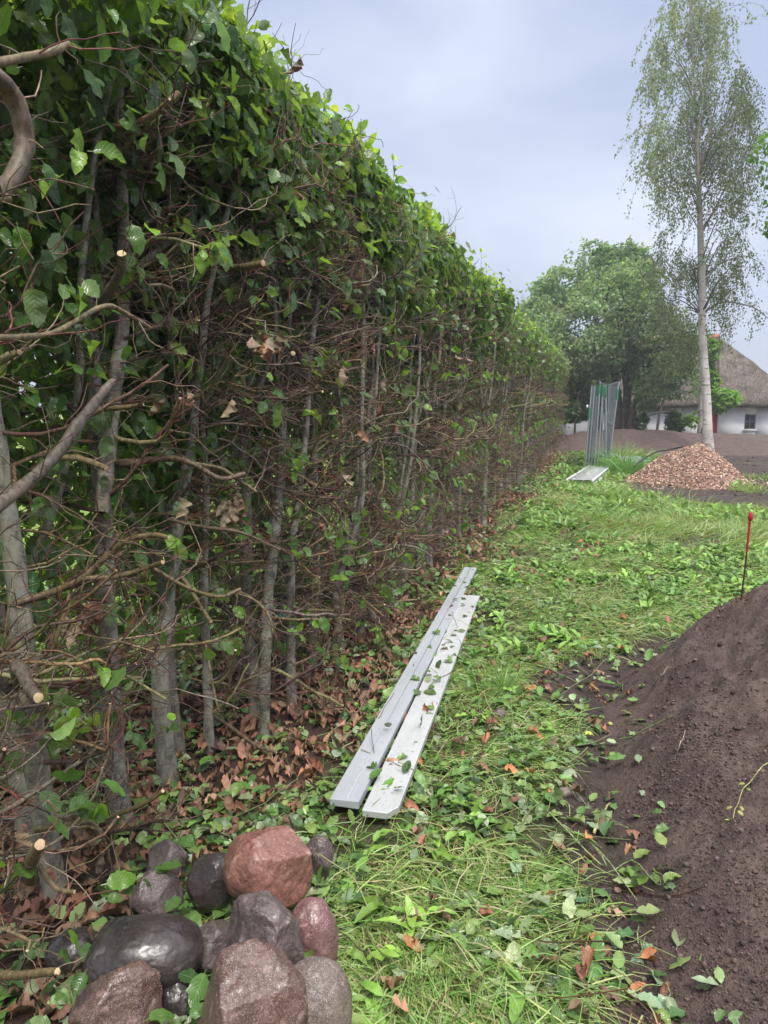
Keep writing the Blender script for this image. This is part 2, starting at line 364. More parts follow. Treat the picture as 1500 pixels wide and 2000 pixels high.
def gcol(X, Y):
    g = green(X, Y)[..., None]; lawn = np.clip((-2.4-X)/.4, 0, 1)[..., None]; far = np.clip((Y-31)/2, 0, 1)[..., None]; b = brown(X, Y)[..., None]
    c = np.ones(X.shape+(3,))*(1, 1, 1); c = c*(1-g)+g*np.array([1.15, 1.6, .8]); c = c*(1-b)+b*np.array([1.05, .78, .66])
    c = c*(1-far)+far*np.array([1.1, 1.4, .8]); return c*(1-lawn)+lawn*np.array([3.0, 5.6, 1.3])
tag(grid_mesh('ground', xs, ys, gz, M['ground'], gcol), kind='structure')
o = grid_mesh('soil_heap', np.unique(np.r_[np.arange(-.1, 2., .009), np.arange(2, 5, .05)]), np.unique(np.r_[np.arange(-1.5, 1.2, .05), np.arange(1.2, 5.6, .009), np.arange(5.6, 8.5, .05)]), heap, M['soil'], keep=-.03)
tag(o, 'large heap of dark purplish brown soil along the right edge', 'soil heap')
o = grid_mesh('soil_bank', np.arange(-3.4, 30, .09), np.arange(24, 34, .09), bank, M['soil'], keep=-.015)
tag(o, 'long low bank of dark bare soil in front of the thatched house', 'soil bank')

# crumbs and clods on bare soil
def lumps(acc, pos, r, col):
    V0 = np.array([[1, 0, 0], [-1, 0, 0], [0, 1, 0], [0, -1, 0], [0, 0, 1], [0, 0, -1.]]); F0 = np.array([[0, 2, 4], [2, 1, 4], [1, 3, 4], [3, 0, 4], [2, 0, 5], [1, 2, 5], [3, 1, 5], [0, 3, 5]])
    # one split gives 18 vertices
    e = {}; V = list(V0); F = []
    def mid(a, b):
        k = (min(a, b), max(a, b))
        if k not in e: e[k] = len(V); V.append(nrm(V[a]+V[b]))
        return e[k]
    for a, b, c in F0:
        ab, bc, ca = mid(a, b), mid(b, c), mid(c, a); F += [[a, ab, ca], [ab, b, bc], [ca, bc, c], [ab, bc, ca]]
    V = np.array(V); F = np.array(F); n = len(pos)
    S = np.stack([rng.uniform(.7, 1.3, n), rng.uniform(.7, 1.3, n), rng.uniform(.5, .9, n)], -1)
    W = V[None]*S[:, None]*(1+rng.uniform(-.22, .22, (n, len(V), 1))); W = W*np.asarray(r).reshape(-1, 1, 1)+pos[:, None]
    acc.add(W.reshape(-1, 3), (F[None]+(np.arange(n)*len(V))[:, None, None]).reshape(-1, 3), np.repeat(np.asarray(col)[:, None], len(V), 1).reshape(-1, 3))
def scatter(n, x0, x1, y0, y1, dens): 
    x = rng.uniform(x0, x1, n); y = rng.uniform(y0, y1, n); k = rng.random(n) < dens(x, y); return x[k], y[k]
bare = lambda x, y: (1-green(x, y))*np.clip(.5+1.1*fbm(xyz(x, y), 2.3, 3, 71), .15, 1)
M['clod'] = plain('soil_crumb', .85, .45, 90, .6, .006, .25)
a = Acc()
for n, y0, y1, x1, r0 in ((60000, 1.3, 3.0, 1.5, .0019), (60000, 2.6, 6, 2.2, .0028), (9000, 5.5, 26, 10, .011)):
    x, y = scatter(n, -.45, x1, y0, y1, bare); r = r0*(1+rng.pareto(3.6, len(x))*1.1); r = np.minimum(r, r0*5)
    if y0 > 5: x = x+0; 
    lumps(a, xyz(x, y, top(x, y)+r*.25), r, pick([(.095, .067, .060), (.075, .052, .047), (.12, .088, .078), (.055, .037, .034)], len(x), .2))
o = a.build('soil_crumbs', M['clod']); tag(o, 'loose dark crumbs and clods scattered over the bare soil', 'soil crumbs', kind='stuff')

# ------------------------------------------------------------------ hedge
GB = [(.050, .115, .032), (.062, .14, .035), (.080, .165, .040), (.10, .19, .045)]
GY = [(.24, .41, .04), (.32, .48, .05), (.18, .33, .04), (.40, .50, .06)]  # yellow greens with the sky's backlight put into the leaf colour
BARK = [(.20, .175, .14), (.165, .145, .115), (.235, .21, .17)]
TW = [(.095, .05, .035), (.06, .035, .028), (.075, .042, .032), (.17, .12, .06), (.17, .042, .036), (.12, .08, .055), (.24, .18, .12)]
BR = [(.22, .165, .075), (.17, .12, .075), (.25, .20, .10), (.19, .15, .12)]
CUT = [(.56, .42, .24), (.66, .52, .33), (.42, .28, .17)]
HG = 'beech plants of the hedge'
def trunk_paths(x0, y0, seed, leaders=None):
    """trunk and leaders of one plant, world coordinates: list of (pts, r0, r1)"""
    r = np.random.default_rng(seed); z0 = -.06; fz = r.uniform(.5, 1.5); lean = r.normal(0, .05, 2); out = []
    a = [np.array([x0, y0, z0])]
    for z in np.linspace(.25, fz, 4): a.append(np.array([x0+lean[0]*z+r.normal(0, .012), y0+lean[1]*z+r.normal(0, .014), z]))
    R = r.uniform(.024, .040); out.append((a, R*1.15, R*.85))
    k = r.integers(2, 4); base = a[-1]
    for j in range(k):
        ang = r.uniform(0, 2*pi); sp = r.uniform(.04, .16); p = [a[-2]*.5+base*.5, base]; z = fz
        dx, dy = cos(ang)*sp, sin(ang)*sp*1.2
        for q in range(1, 6):
            z = fz+(2.85-fz)*q/5; p.append(np.array([np.clip(base[0]+dx*q**.7+r.normal(0, .02), -2.3, -1.42), base[1]+dy*q**.7+r.normal(0, .025), z]))
        out.append((p, R*r.uniform(.55, .8), R*.25))
    return out
def face_x(y, z): return -1.20+.05*np.sin(y*2.1+z*3)+.04*np.sin(y*5.3-z*4)
def plant(x0, y0, seed, lod=0, paths=None, hero=None, name='beech_plant', nb=None, origin=True):
    global rng
    keep = rng; rng = np.random.default_rng(seed+500)
    root = empty(name, (x0, y0, 0)); og = (x0, y0, 0); wdt = .36
    tp = paths or trunk_paths(x0, y0, seed); a = Acc(); line = []
    S = (16, 9, 6)[lod]; K = (44, 16, 9)[lod]
    for pts, r0, r1 in tp:
        P = resample(pts, K); R = np.linspace(r0, r1, K)*(.84 if lod == 0 else 1)*(1+.06*np.sin(np.arange(K)*1.7+seed)); R[:2] *= (1.25 if P[0, 2] < .1 else 1)
        tubes(a, P[None], R[None], S, pick(BARK, 1, .1), rough=.03 if lod == 0 else 0, flute=.07 if lod == 0 else 0); line.append((P, R))
    a.build('trunk', M['bark'], root, origin=og)
    LP = np.concatenate([p for p, _ in line]); LR = np.concatenate([q for _, q in line]); ok = (LP[:, 2] > .12) & (LP[:, 2] < 2.9); LP, LR = LP[ok], LR[ok]
    # branches to the clipped face and sideways
    nb = nb or (60, 46, 30)[lod]; t = Acc(); i = rng.integers(0, len(LP), nb); p0 = LP[i]
    d = rng.normal(0, .5, (nb, 3))+np.array([.75, .22, .12]); d[:, 2] *= .55; bk = rng.random(nb) < .22; d[bk, 0] *= -1
    ln = rng.uniform(.25, .62, nb); Kb = (9, 7, 5)[lod]; P = walk(p0, d, ln, Kb, .22, (.02, 0, .03))
    lim = face_x(P[:, :, 1], P[:, :, 2])+rng.normal(0, .035, (nb, 1)); over = np.maximum(P[:, :, 0]-lim, 0); P[:, :, 0] -= over*.93
    r0 = np.minimum(LR[i]*.55, rng.uniform(.0035, .0095, nb)*(1, 1.1, 1.2)[lod]); R = r0[:, None]*np.linspace(1, .62, Kb)[None]
    tubes(t, P, R, (7, 5, 4)[lod], pick(BR+TW[:2], nb, .2), tip=pick(CUT, nb, .12), tmi=1)
    # fine twigs
    nt_ = (400, 200, 115)[lod]; bi = rng.integers(0, nb, nt_); bk_ = rng.integers(1, Kb, nt_); q0 = P[bi, bk_]; dd = nrm(P[bi, bk_]-P[bi, bk_-1])
    dd = dd+rng.normal(0, .6, (nt_, 3))+np.array([.25, .1, .05]); dd[:, 2] *= .7; l2 = rng.uniform(.07, .34, nt_); K2 = (7, 5, 4)[lod]
    Q = walk(q0, dd, l2, K2, .30, (0, 0, .02)); lim = face_x(Q[:, :, 1], Q[:, :, 2])+rng.normal(.0, .05, (nt_, 1)); Q[:, :, 0] -= np.maximum(Q[:, :, 0]-lim, 0)*.9
    r2 = rng.uniform(.0011, .0030, nt_)*(1, 1.25, 1.8)[lod]
    tubes(t, Q, r2[:, None]*np.linspace(1, .55, K2)[None], (5, 4, 3)[lod], pick(TW, nt_, .25), tip=pick(CUT, nt_, .15), tmi=1)
    # side shoots off fine twigs
    n3 = (300, 90, 0)[lod]
    if n3:
        k = rng.integers(0, nt_, n3); s0 = Q[k, rng.integers(1, K2, n3)]; P3 = walk(s0, rdir(n3, (.3, 0, .1)), rng.uniform(.03, .14, n3), 4, .3)
        tubes(t, P3, np.full((n3, 4), .0009), 3, pick(TW, n3, .25))
    t.build('twig_growth', [M['twig'], M['cut']], root, origin=og)
    if hero:
        for (pts, ra, rb, ci) in hero:
            b = Acc(); Pq = resample(pts, 22); tubes(b, Pq[None], np.linspace(ra, rb, 22)[None]*(1+.07*np.sin(np.arange(22)*2.3))[None], 12, np.array([BR[ci % 4]])*(.62, .6, .58), tip=np.array([CUT[ci % 3]]), tmi=1, rough=.06, flute=.05)
            # splinter of torn wood and small side twigs
            q = rng.integers(4, 21, 7); PP = walk(Pq[q], rdir(7, (.4, .3, .1)), rng.uniform(.05, .2, 7), 6, .28); tubes(b, PP, np.full((7, 1), .0017)*np.linspace(1, .5, 6)[None], 5, pick(TW, 7, .2), tip=pick(CUT, 7), tmi=1)
            b.build('branch', [M['twig'], M['cut']], root, origin=og)
    # foliage
    f = Acc(); L0 = (0, 1, 2)[lod]; fac = (1.0, .85, .6)[lod]; sz = (1, 1.04, 1.25)[lod]
    def put(x, y, z, tipb, norb, s, cols, tk=.55, nk=.45, var=.18):
        n = len(x); leaves(f, np.stack([x, y, z], -1), rdir(n, tipb, tk), rdir(n, norb, nk), s*sz*rng.uniform(.6, 1.28, n), pick(cols, n, var), 'fresh', L0)
    n = int((760 if y0 > 3.8 else 640)*fac); z = .15+2.75*rng.random(n)**.55; put(-2.22+rng.normal(0, .14, n), y0+rng.uniform(-.25, .25, n), z, (-.3, 0, -.5), (-.8, 0, .6), .085, GB+GY[:3]+[(.12, .22, .04)])  # brighter greens mixed in: light coming through the back, painted
    n = int(420*fac); z = rng.beta(3.2, 1.5, n)*2.8+.1; put(rng.uniform(-2.1, -1.6, n), y0+rng.uniform(-.25, .25, n), z, (.1, 0, -.6), (0, 0, 1), .075, GB)
    # the leafy top: front shell, inside, crest
    cz = 2.60+.16*math.sin(y0*1.9)+.12*math.sin(y0*4.7)+(.14 if y0 < 2.8 else 0); tz = -.09*max(0, min(1, (6.5-y0)/3)); bx = -.03+.05*math.sin(y0*2.7+1)
    n = int((430 if y0 > 2.8 else 90)*fac); z = cz-.12+(3.22+tz-cz)*rng.beta(1.6, 1.1, n); z -= (rng.random(n) < .12)*rng.uniform(0, .5, n)
    put(-1.42+bx+rng.normal(0, .075, n)-.45*np.clip(z-3.02, 0, 1), y0+rng.uniform(-.25, .25, n), z, (.35, .15, -.75), (.9, 0, .45), .078, GB+GY[2:3], .45, .4)
    n = int((420 if y0 > 2.8 else 330)*fac); put(rng.uniform(-2.4, -1.45 if y0 > 2.8 else -1.75, n), y0+rng.uniform(-.25, .25, n), rng.uniform(2.3, 3.1+tz, n), (0, 0, -.4), (.2, 0, 1), .085, GB)
    n = int(420*fac); x = rng.uniform(-2.45, -1.38, n); put(x, y0+rng.uniform(-.25, .25, n), 3.17+tz+.05*np.sin(y0*3.1+x*4)+.055*rng.normal(0, 1, n)-.25*np.clip((x+1.55)/.2, 0, 1)**2*.6, (.2, 0, .1), (.1, 0, 1), .08, GY+GB[2:], .8, .5)
    # upright young shoots
    ns = 5
    sx = rng.uniform(-2.35, -1.45, ns); sy = y0+rng.uniform(-.2, .2, ns); shp = walk(np.stack([sx, sy, np.full(ns, 3.08+tz)], -1), rdir(ns, (.1, 0, 1.6), .4), rng.uniform(.12, .3, ns), 5, .12)
    tubes(f, shp, np.full((ns, 5), .0016), 3, pick([(.14, .10, .05)], ns), mi=1)
    k = rng.integers(0, ns, ns*6); put(*(shp[k, rng.integers(1, 5, ns*6)].T), (.2, 0, .6), (.2, 0, 1), .07, GY, .7, .6)
    # stray leaves on the stripped face, in small sprigs
    m = (20, 13, 9)[lod]; k = rng.integers(0, nt_, m); c = Q[k, -1]; c = c[(c[:, 0] > -1.75)]; c = np.repeat(c, 3, 0)+rng.normal(0, .03, (len(c)*3, 3))
    if len(c): put(c[:, 0], c[:, 1], c[:, 2], (.3, .1, -.5), (.6, -.3, .7), .07, GB[2:]+GY[2:3], .5, .5)
    if lod < 2:   # withered leaves still hanging
        nw = 14 if y0 < 3.3 else 5; k = rng.integers(0, nt_, nw); k[5:] = k[4] if nw > 5 else k[5:]; c = Q[k, -1]+rng.normal(0, .025, (nw, 3)); leaves(f, c, rdir(nw, (0, 0, -1.2), .4), rdir(nw), rng.uniform(.05, .09, nw), pick([(.22, .10, .065), (.30, .15, .10)], nw), 'dry', L0, mi=2)
    f.build('foliage', [M['leaf'], M['twig'], M['dry']], root, origin=og)
    rng = keep
    return root
def copy_plant(src, x, y, sc_z=1.):
    r = src.copy(); sc.collection.objects.link(r); r.location = (x, y, 0); r.scale = (1, 1, sc_z)
    for ch in list(src.children): c = ch.copy(); sc.collection.objects.link(c); c.parent = r
    return r
def pp(lst, X): return [PX(x, y, X) if not isinstance(X, (list, tuple)) else PX(x, y, X[i]) for i, (x, y) in enumerate(lst)]
# plants one can tell apart, traced: (trunk paths), (cut branches)
def tr(lst, X, r0, r1, ground=True):
    p = pp(lst, X)
    if ground: p[0] = np.array([p[0][0], p[0][1], -.06])
    return (p, r0, r1)
H0 = dict(base=(-1.62, 1.32), paths=None, hero=[
    (pp([(-60, 120), (10, 165), (42, 235), (45, 300), (10, 365), (-60, 400)], -1.02), .017, .016, 1),
    (pp([(-60, 395), (-20, 388), (16, 388)], -.98), .009, .008, 0),
    (pp([(-120, 1075), (0, 985), (95, 905), (160, 820), (205, 762), (222, 745)], -1.16), .015, .010, 3),
    (pp([(-80, 655), (20, 660), (110, 648), (200, 598), (245, 612), (292, 640)], -1.08), .0065, .005, 2),
    (pp([(-40, 130), (60, 110), (105, 100), (132, 85)], -1.05), .008, .007, 0)])
H1 = dict(base=(-1.67, 1.88), paths=[tr([(108, 1770), (88, 1600), (72, 1490), (48, 1280), (28, 1100), (5, 950), (-20, 760), (-35, 560), (-30, 300)], -1.67, .046, .026),
    (pp([(72, 1490), (30, 1370), (0, 1330), (-60, 1290)], -1.6), .02, .015)], hero=[
    (pp([(28, 1180), (90, 1160), (160, 1130), (240, 1060), (300, 1045), (330, 1050)], [-1.66, -1.6, -1.5, -1.4, -1.3, -1.24]), .013, .007, 0),
    (pp([(160, 1130), (230, 1125), (290, 1108), (318, 1098)], [-1.5, -1.4, -1.3, -1.22]), .0095, .0065, 2),
    (pp([(40, 1340), (35, 1300), (60, 1345), (75, 1362)], [-1.62, -1.4, -1.28, -1.22]), .02, .012, 3),
    (pp([(70, 1620), (140, 1610), (230, 1590), (290, 1565), (318, 1545)], [-1.66, -1.55, -1.42, -1.3, -1.24]), .010, .006, 0),
    (pp([(60, 1720), (58, 1690), (72, 1660), (78, 1650)], [-1.6, -1.35, -1.2, -1.16]), .018, .012, 2),
    (pp([(-10, 1905), (40, 1905), (85, 1900), (112, 1898)], [-1.35, -1.25, -1.15, -1.1]), .011, .008, 0),
    (pp([(75, 1690), (110, 1735), (145, 1742)], [-1.25, -1.2, -1.15]), .007, .005, 0)])
H2 = dict(base=(-1.73, 2.31), paths=[tr([(235, 1605), (222, 1480), (212, 1300), (205, 1150), (203, 1020), (195, 930), (185, 820), (182, 700), (178, 620), (165, 520), (150, 440)], -1.73, .050, .020),
    (pp([(200, 1000), (212, 880), (222, 780), (236, 660), (243, 540), (240, 400), (232, 260), (245, 100), (250, -80)], -1.66), .034, .018),
    (pp([(182, 620), (200, 540), (190, 440), (185, 330), (180, 100)], -1.75), .017, .010),
    (pp([(245, 540), (320, 480), (380, 430), (430, 350), (460, 240), (520, 130)], [-1.66, -1.7, -1.72, -1.7, -1.66, -1.6]), .017, .008)], hero=[
    (pp([(215, 905), (260, 903), (330, 895), (375, 905), (430, 935), (478, 925)], [-1.68, -1.58, -1.47, -1.38, -1.3, -1.24]), .014, .0085, 1),
    (pp([(375, 905), (430, 915), (470, 940), (500, 960)], [-1.38, -1.32, -1.26, -1.22]), .007, .0055, 2),
    (pp([(110, 895), (150, 895), (185, 905), (208, 915)], [-1.5, -1.42, -1.33, -1.28]), .0085, .008, 2),
    (pp([(190, 800), (230, 797), (280, 790)], [-1.5, -1.38, -1.3]), .0075, .006, 0),
    (pp([(172, 625), (205, 580), (235, 530), (237, 495)], [-1.72, -1.5, -1.38, -1.34]), .016, .013, 3),
    (pp([(200, 245), (240, 248), (290, 230), (330, 200), (350, 182)], [-1.6, -1.45, -1.36, -1.28, -1.25]), .010, .011, 0),
    (pp([(235, 320), (245, 280), (225, 255), (200, 248)], [-1.66, -1.63, -1.62, -1.6]), .012, .010, 3),
    (pp([(0, 705), (20, 694), (38, 688)], [-1.2, -1.15, -1.12]), .009, .006, 2)])
H3 = dict(base=(-1.73, 2.65), paths=[tr([(330, 1520), (318, 1400), (312, 1290), (330, 1180), (345, 1040), (360, 940), (372, 880), (388, 780), (372, 690), (362, 600), (352, 520), (340, 420)], -1.73, .044, .018),
    (pp([(372, 860), (345, 770), (350, 690), (300, 600), (290, 540)], -1.68), .012, .007), (pp([(385, 780), (410, 640), (430, 500), (450, 360)], -1.75), .016, .009)], hero=[
    (pp([(300, 1110), (370, 1150), (430, 1165), (470, 1150)], [-1.55, -1.42, -1.3, -1.24]), .0085, .0065, 0),
    (pp([(345, 1180), (355, 1130), (395, 1190), (412, 1215)], [-1.68, -1.55, -1.38, -1.3]), .0095, .006, 2),
    (pp([(330, 1015), (400, 1030), (470, 1040), (546, 1074)], [-1.66, -1.5, -1.35, -1.24]), .0075, .005, 1)])
H4 = dict(base=(-1.68, 2.92), paths=[tr([(410, 1470), (405, 1300), (398, 1150), (402, 980), (396, 860), (380, 760), (372, 640), (385, 500)], -1.68, .026, .013)], hero=[
    (pp([(420, 1400), (450, 1420), (500, 1455), (540, 1470)], [-1.6, -1.45, -1.3, -1.2]), .008, .0055, 1),
    (pp([(400, 1250), (430, 1390), (460, 1270)], [-1.6, -1.4, -1.25]), .005, .0045, 0)])
H5 = dict(base=(-1.53, 3.19), paths=[tr([(515, 1430), (518, 1300), (522, 1180), (536, 1060), (548, 930), (552, 820), (560, 700), (568, 560)], [-1.53]*2+[-1.54]*2+[-1.56]*4, .038, .018),
    (pp([(550, 780), (535, 690), (570, 600), (600, 480)], -1.58), .014, .007)], hero=[
    (pp([(555, 790), (560, 730), (570, 700), (572, 690)], [-1.55, -1.4, -1.35, -1.33]), .013, .012, 3),
    (pp([(560, 765), (590, 772), (612, 768), (630, 765)], [-1.5, -1.36, -1.28, -1.22]), .008, .0065, 0),
    (pp([(440, 525), (470, 522), (495, 518), (514, 514)], [-1.45, -1.35, -1.27, -1.22]), .013, .012, 2)])
H6 = dict(base=(-1.49, 3.46), paths=[tr([(572, 1390), (568, 1250), (570, 1080), (588, 940), (600, 820), (606, 700), (625, 560)], -1.49, .030, .014)], hero=[
    (pp([(600, 920), (620, 860), (660, 840), (672, 815)], [-1.49, -1.4, -1.3, -1.28]), .007, .005, 0)])
HL = [(H0, 'leaning beech plant cut off at the far left edge with a thick bowed limb'),
      (H1, 'stout leaning beech stem beside the left end of the boulder pile'),
      (H2, 'thickest mottled beech stem, forking in two at chest height'),
      (H3, 'winding grey beech stem just right of the thickest forked one'),
      (H4, 'thin straight beech stem right of the winding grey one'),
      (H5, 'pale upright beech stem with a short stub, left of the planks'),
      (H6, 'slim dark beech stem directly right of the pale one with the stub')]
for i, (h, lab) in enumerate(HL):
    r = plant(*h['base'], 900+i, 0, h['paths'], h['hero'], nb=40)
    tag(r, lab, 'hedge plant', HG)
for i, (bx_, by_, lab) in enumerate(((-1.93, 2.05, 'slender shadowed stem between the leaning stout one and the thickest forked one'), (-1.80, 2.86, 'thin dark stem tucked close behind the winding grey one'), (-1.66, 3.34, 'thin stem squeezed between the pale upright one and the slim dark one'), (-1.86, 3.62, 'thin back row stem just right of the slim dark one'))):
    tag(plant(bx_, by_, 930+i, 0, nb=22), lab, 'hedge plant', HG)
protos = []; y = 3.82; k = 0
prng = np.random.default_rng(5)
while y < 33.5:
    x = -1.62+prng.normal(0, .07); lod = 0 if y < 5 else (1 if y < 12 else 2)
    if y < 7.5 or (lod == 1 and len(protos) < 4) or (lod == 2 and k < 6):
        r = plant(x, y, 1000+k+int(y*10), lod)
        if lod == 1: protos.append(r)
        if lod == 2: protos.append(r); k += 1
    else:
        pool = [p for p in protos if (p.location.y < 12) == (y < 12)]
        r = copy_plant(pool[prng.integers(0, len(pool))], x, y, prng.uniform(.98, 1.025)*(1+.0012*(y-6)))
    if y < 7.4: lab = 'grey beech stem of the stripped hedge beside the two metal planks'
    elif y < 17: lab = 'thin beech stem of the stripped hedge between the planks and the slatted decking'
    else: lab = 'thin beech stem at the far end of the hedge near the fence panels'
    r['label'] = lab; r['category'] = 'hedge plant'; r['group'] = HG
    y += prng.uniform(.22, .36)*(1 if y < 12 else 1.1)

# dead twig nest in the hedge, and the blue tie
nb = empty('bird_nest', PX(690, 545, -1.42)); a = Acc(); n = 420; c = rng.normal(0, 1, (n, 3))*(.05, .085, .06)
d = nrm(np.cross(c+1e-4, rng.normal(0, .35, (n, 3))+[0, 0, 1])); P = walk(c, d, rng.uniform(.06, .2, n), 5, .35)
tubes(a, P, np.full((n, 5), .0011), 3, pick([(.07, .04, .035), (.11, .07, .05), (.16, .11, .08)], n, .25)); a.build('twig_bowl', M['twig'], nb)
tag(nb, 'ragged nest of dead brown twigs lodged under the hedge top', 'bird nest')
for (px, py, X, s, lab) in ((774, 1049, -1.46, 1.35, 'blue tie wrapped round a stem in line with the far plank end'), (553, 1203, -1.52, .9, 'small blue tie on a stem left of the planks, nearer one')):
    p = PX(px, py, X); a = Acc(); an = np.linspace(0, 2*pi, 17); r_ = .022*s
    P = np.stack([p[0]+np.cos(an)*r_, p[1]+np.sin(an)*r_, p[2]+0*an], -1); tubes(a, P[None], np.full((1, 17), .0055*s), 6, (.06, .28, .36))
    tubes(a, (p+np.array([[.02*s, 0, 0], [.035*s, .01, -.006], [.045*s, .015, -.02]]))[None], np.full((1, 3), .004*s), 5, (.06, .28, .36))
    tag(a.build('plant_tie', M['paint'], origin=p), lab, 'plant tie', 'blue ties in the hedge').location = p

# ------------------------------------------------------------------ ground cover
LG = [(.14, .26, .06), (.10, .20, .05), (.19, .31, .075), (.24, .34, .13), (.065, .13, .04), (.30, .37, .22)]
LB = [(.29, .125, .075), (.22, .09, .06), (.35, .19, .12), (.15, .075, .05), (.24, .13, .085)]
GG = [(.20, .34, .08), (.27, .40, .11), (.14, .27, .05), (.38, .43, .20), (.23, .36, .09), (.32, .42, .15), (.44, .39, .21)]
def lay(acc, n, x0, x1, y0, y1, dens, size, cols, kind, lod, lift=.03, flat=1.0, stack=.035):
    x, y = scatter(n, x0, x1, y0, y1, dens); m = len(x); z = top(x, y)+rng.uniform(.004, stack, m)
    t = rdir(m, (0, 0, .08)); t[:, 2] *= .35; nn = rdir(m, (0, 0, 2.0*flat), .55)
    leaves(acc, xyz(x, y, 0)+np.stack([0*x, 0*x, z], -1), t, nn, size*rng.uniform(.6, 1.25, m), pick(cols, m, .2), kind, lod)
notheap = lambda x, y: (heap(x, y) < .02)
gden = lambda x, y: green(x, y)*(1-.72*brown(x, y))*(x > -3.4)*(.55+.45*(fbm(xyz(x, y), 2.2, 2, 77) > -.15))
cden = lambda x, y: gden(x, y)*np.clip(.62+1.2*fbm(xyz(x, y), 3.4, 2, 78), .15, 1)*np.clip(1.15-.9*np.clip((x+.55)/.7, 0, 1)*np.clip((y-4)/3, 0, 1), .12, 1)
a = Acc()
lay(a, 8200, -1.5, .35, 1.3, 4.6, cden, .058, LG, 'fresh', 0)
lay(a, 13000, -1.7, .9, 4.4, 9.5, cden, .062, LG, 'fresh', 1)
lay(a, 17000, -1.8, 1.5, 9.5, 26, cden, .085, LG, 'fresh', 2)
lay(a, 420, -.3, .5, 1.3, 5.2, lambda x, y: (1-green(x, y))*(heap(x, y) < .12), .066, LG, 'fresh', 0)
lay(a, 3400, -2.5, -.9, 1.2, 6, lambda x, y: .9*(fbm(xyz(x, y), 2.1, 2, 79) > -.12), .066, LG, 'fresh', 0, stack=.06)
lay(a, 4200, -2.5, -1.0, 6, 20, lambda x, y: .9*(fbm(xyz(x, y), 1.6, 2, 79) > -.1), .08, LG, 'fresh', 1, stack=.06)
o = a.build('leaf_clippings', M['litter']); tag(o, 'freshly clipped green beech leaves strewn along the foot of the hedge', 'leaf clippings', kind='stuff')
a = Acc(); bd = lambda x, y: np.clip(brown(x, y), .0, 1)
lay(a, 4600, -2.8, -.4, 1.2, 5.5, lambda x, y: bd(x, y)*.85, .068, LB, 'dry', 0, stack=.05)
lay(a, 6500, -2.8, -.2, 5.5, 14, lambda x, y: bd(x, y)*.7, .075, LB, 'dry', 1, stack=.05)
lay(a, 3500, -2.6, -.2, 13, 33, lambda x, y: bd(x, y)*.6, .10, LB, 'dry', 2)
lay(a, 190, -1.3, .25, 1.4, 5, lambda x, y: .9+0*x, .062, LB+[(.48, .2, .09)], 'dry', 0, stack=.06)
lay(a, 900, -1.4, .8, 5, 12, lambda x, y: np.clip(.9-.5*(x+.6), .05, .9)*(fbm(xyz(x, y), 1.7, 2, 88) > .0), .066, LB+[(.48, .2, .09)], 'dry', 1, stack=.06)
lay(a, 1800, -1.5, .3, 12, 26, lambda x, y: (fbm(xyz(x, y), 1.1, 2, 88) > .1)*.9, .09, LB+[(.48, .2, .09)], 'dry', 2, stack=.07)
o = a.build('dry_leaf_litter', M['dry']); tag(o, 'reddish brown dry beech leaves lying under the hedge', 'leaf litter', kind='stuff')
# cut and standing grass
def sward(acc, n, x0, x1, y0, y1, dens, ln, wd, up, cols=GG, K=5, swirl=1.):
    x, y = scatter(n, x0, x1, y0, y1, dens); m = len(x); z = top(x, y)
    th = fbm(xyz(x, y), .9, 2, 91)*4.5+rng.normal(0, .75, m); d = np.stack([np.cos(th), np.sin(th), np.abs(rng.normal(up, .25, m))], -1)
    blades(acc, np.stack([x, y, z+rng.uniform(0, .03, m)], -1), d, ln*rng.uniform(.45, 1.25, m), wd*rng.uniform(.6, 1.3, m), pick(cols, m, .2), K, droop=.9)
gr = lambda x, y: green(x, y)*(1-brown(x, y))*np.clip(.35+.9*fbm(xyz(x, y), 1.5, 3, 93)+np.clip((x+.9)*.6, 0, .5), .06, 1)*(heap(x, y) < .03)
a = Acc()
sward(a, 30000, -1.2, .25, 1.3, 4.6, gr, .20, .0036, .2)
sward(a, 70000, -1.3, 3.2, 4.4, 9.5, gr, .19, .0045, .5)
sward(a, 60000, -1.4, 6.5, 9, 15.5, gr, .27, .007, 1.0, K=4)
sward(a, 14000, -1.5, 3, 15, 27, gr, .22, .013, .8, K=4)
near = lambda x, y: np.exp(-((x+.45)**2/.10+(y-1.6)**2/.35))*.95*(heap(x, y) < .03)
sward(a, 20000, -1.0, .2, 1.3, 2.7, near, .24, .0044, .28, GG+[(.38, .46, .18)])
sward(a, 9000, -7, -2.5, 1, 16, lambda x, y: 1+0*x, .15, .008, 1.0, [(.30, .52, .06), (.36, .56, .09)], K=3)
o = a.build('grass', M['grass']); tag(o, 'pale green flattened and standing grass along the strip beside the hedge', 'grass', kind='stuff')
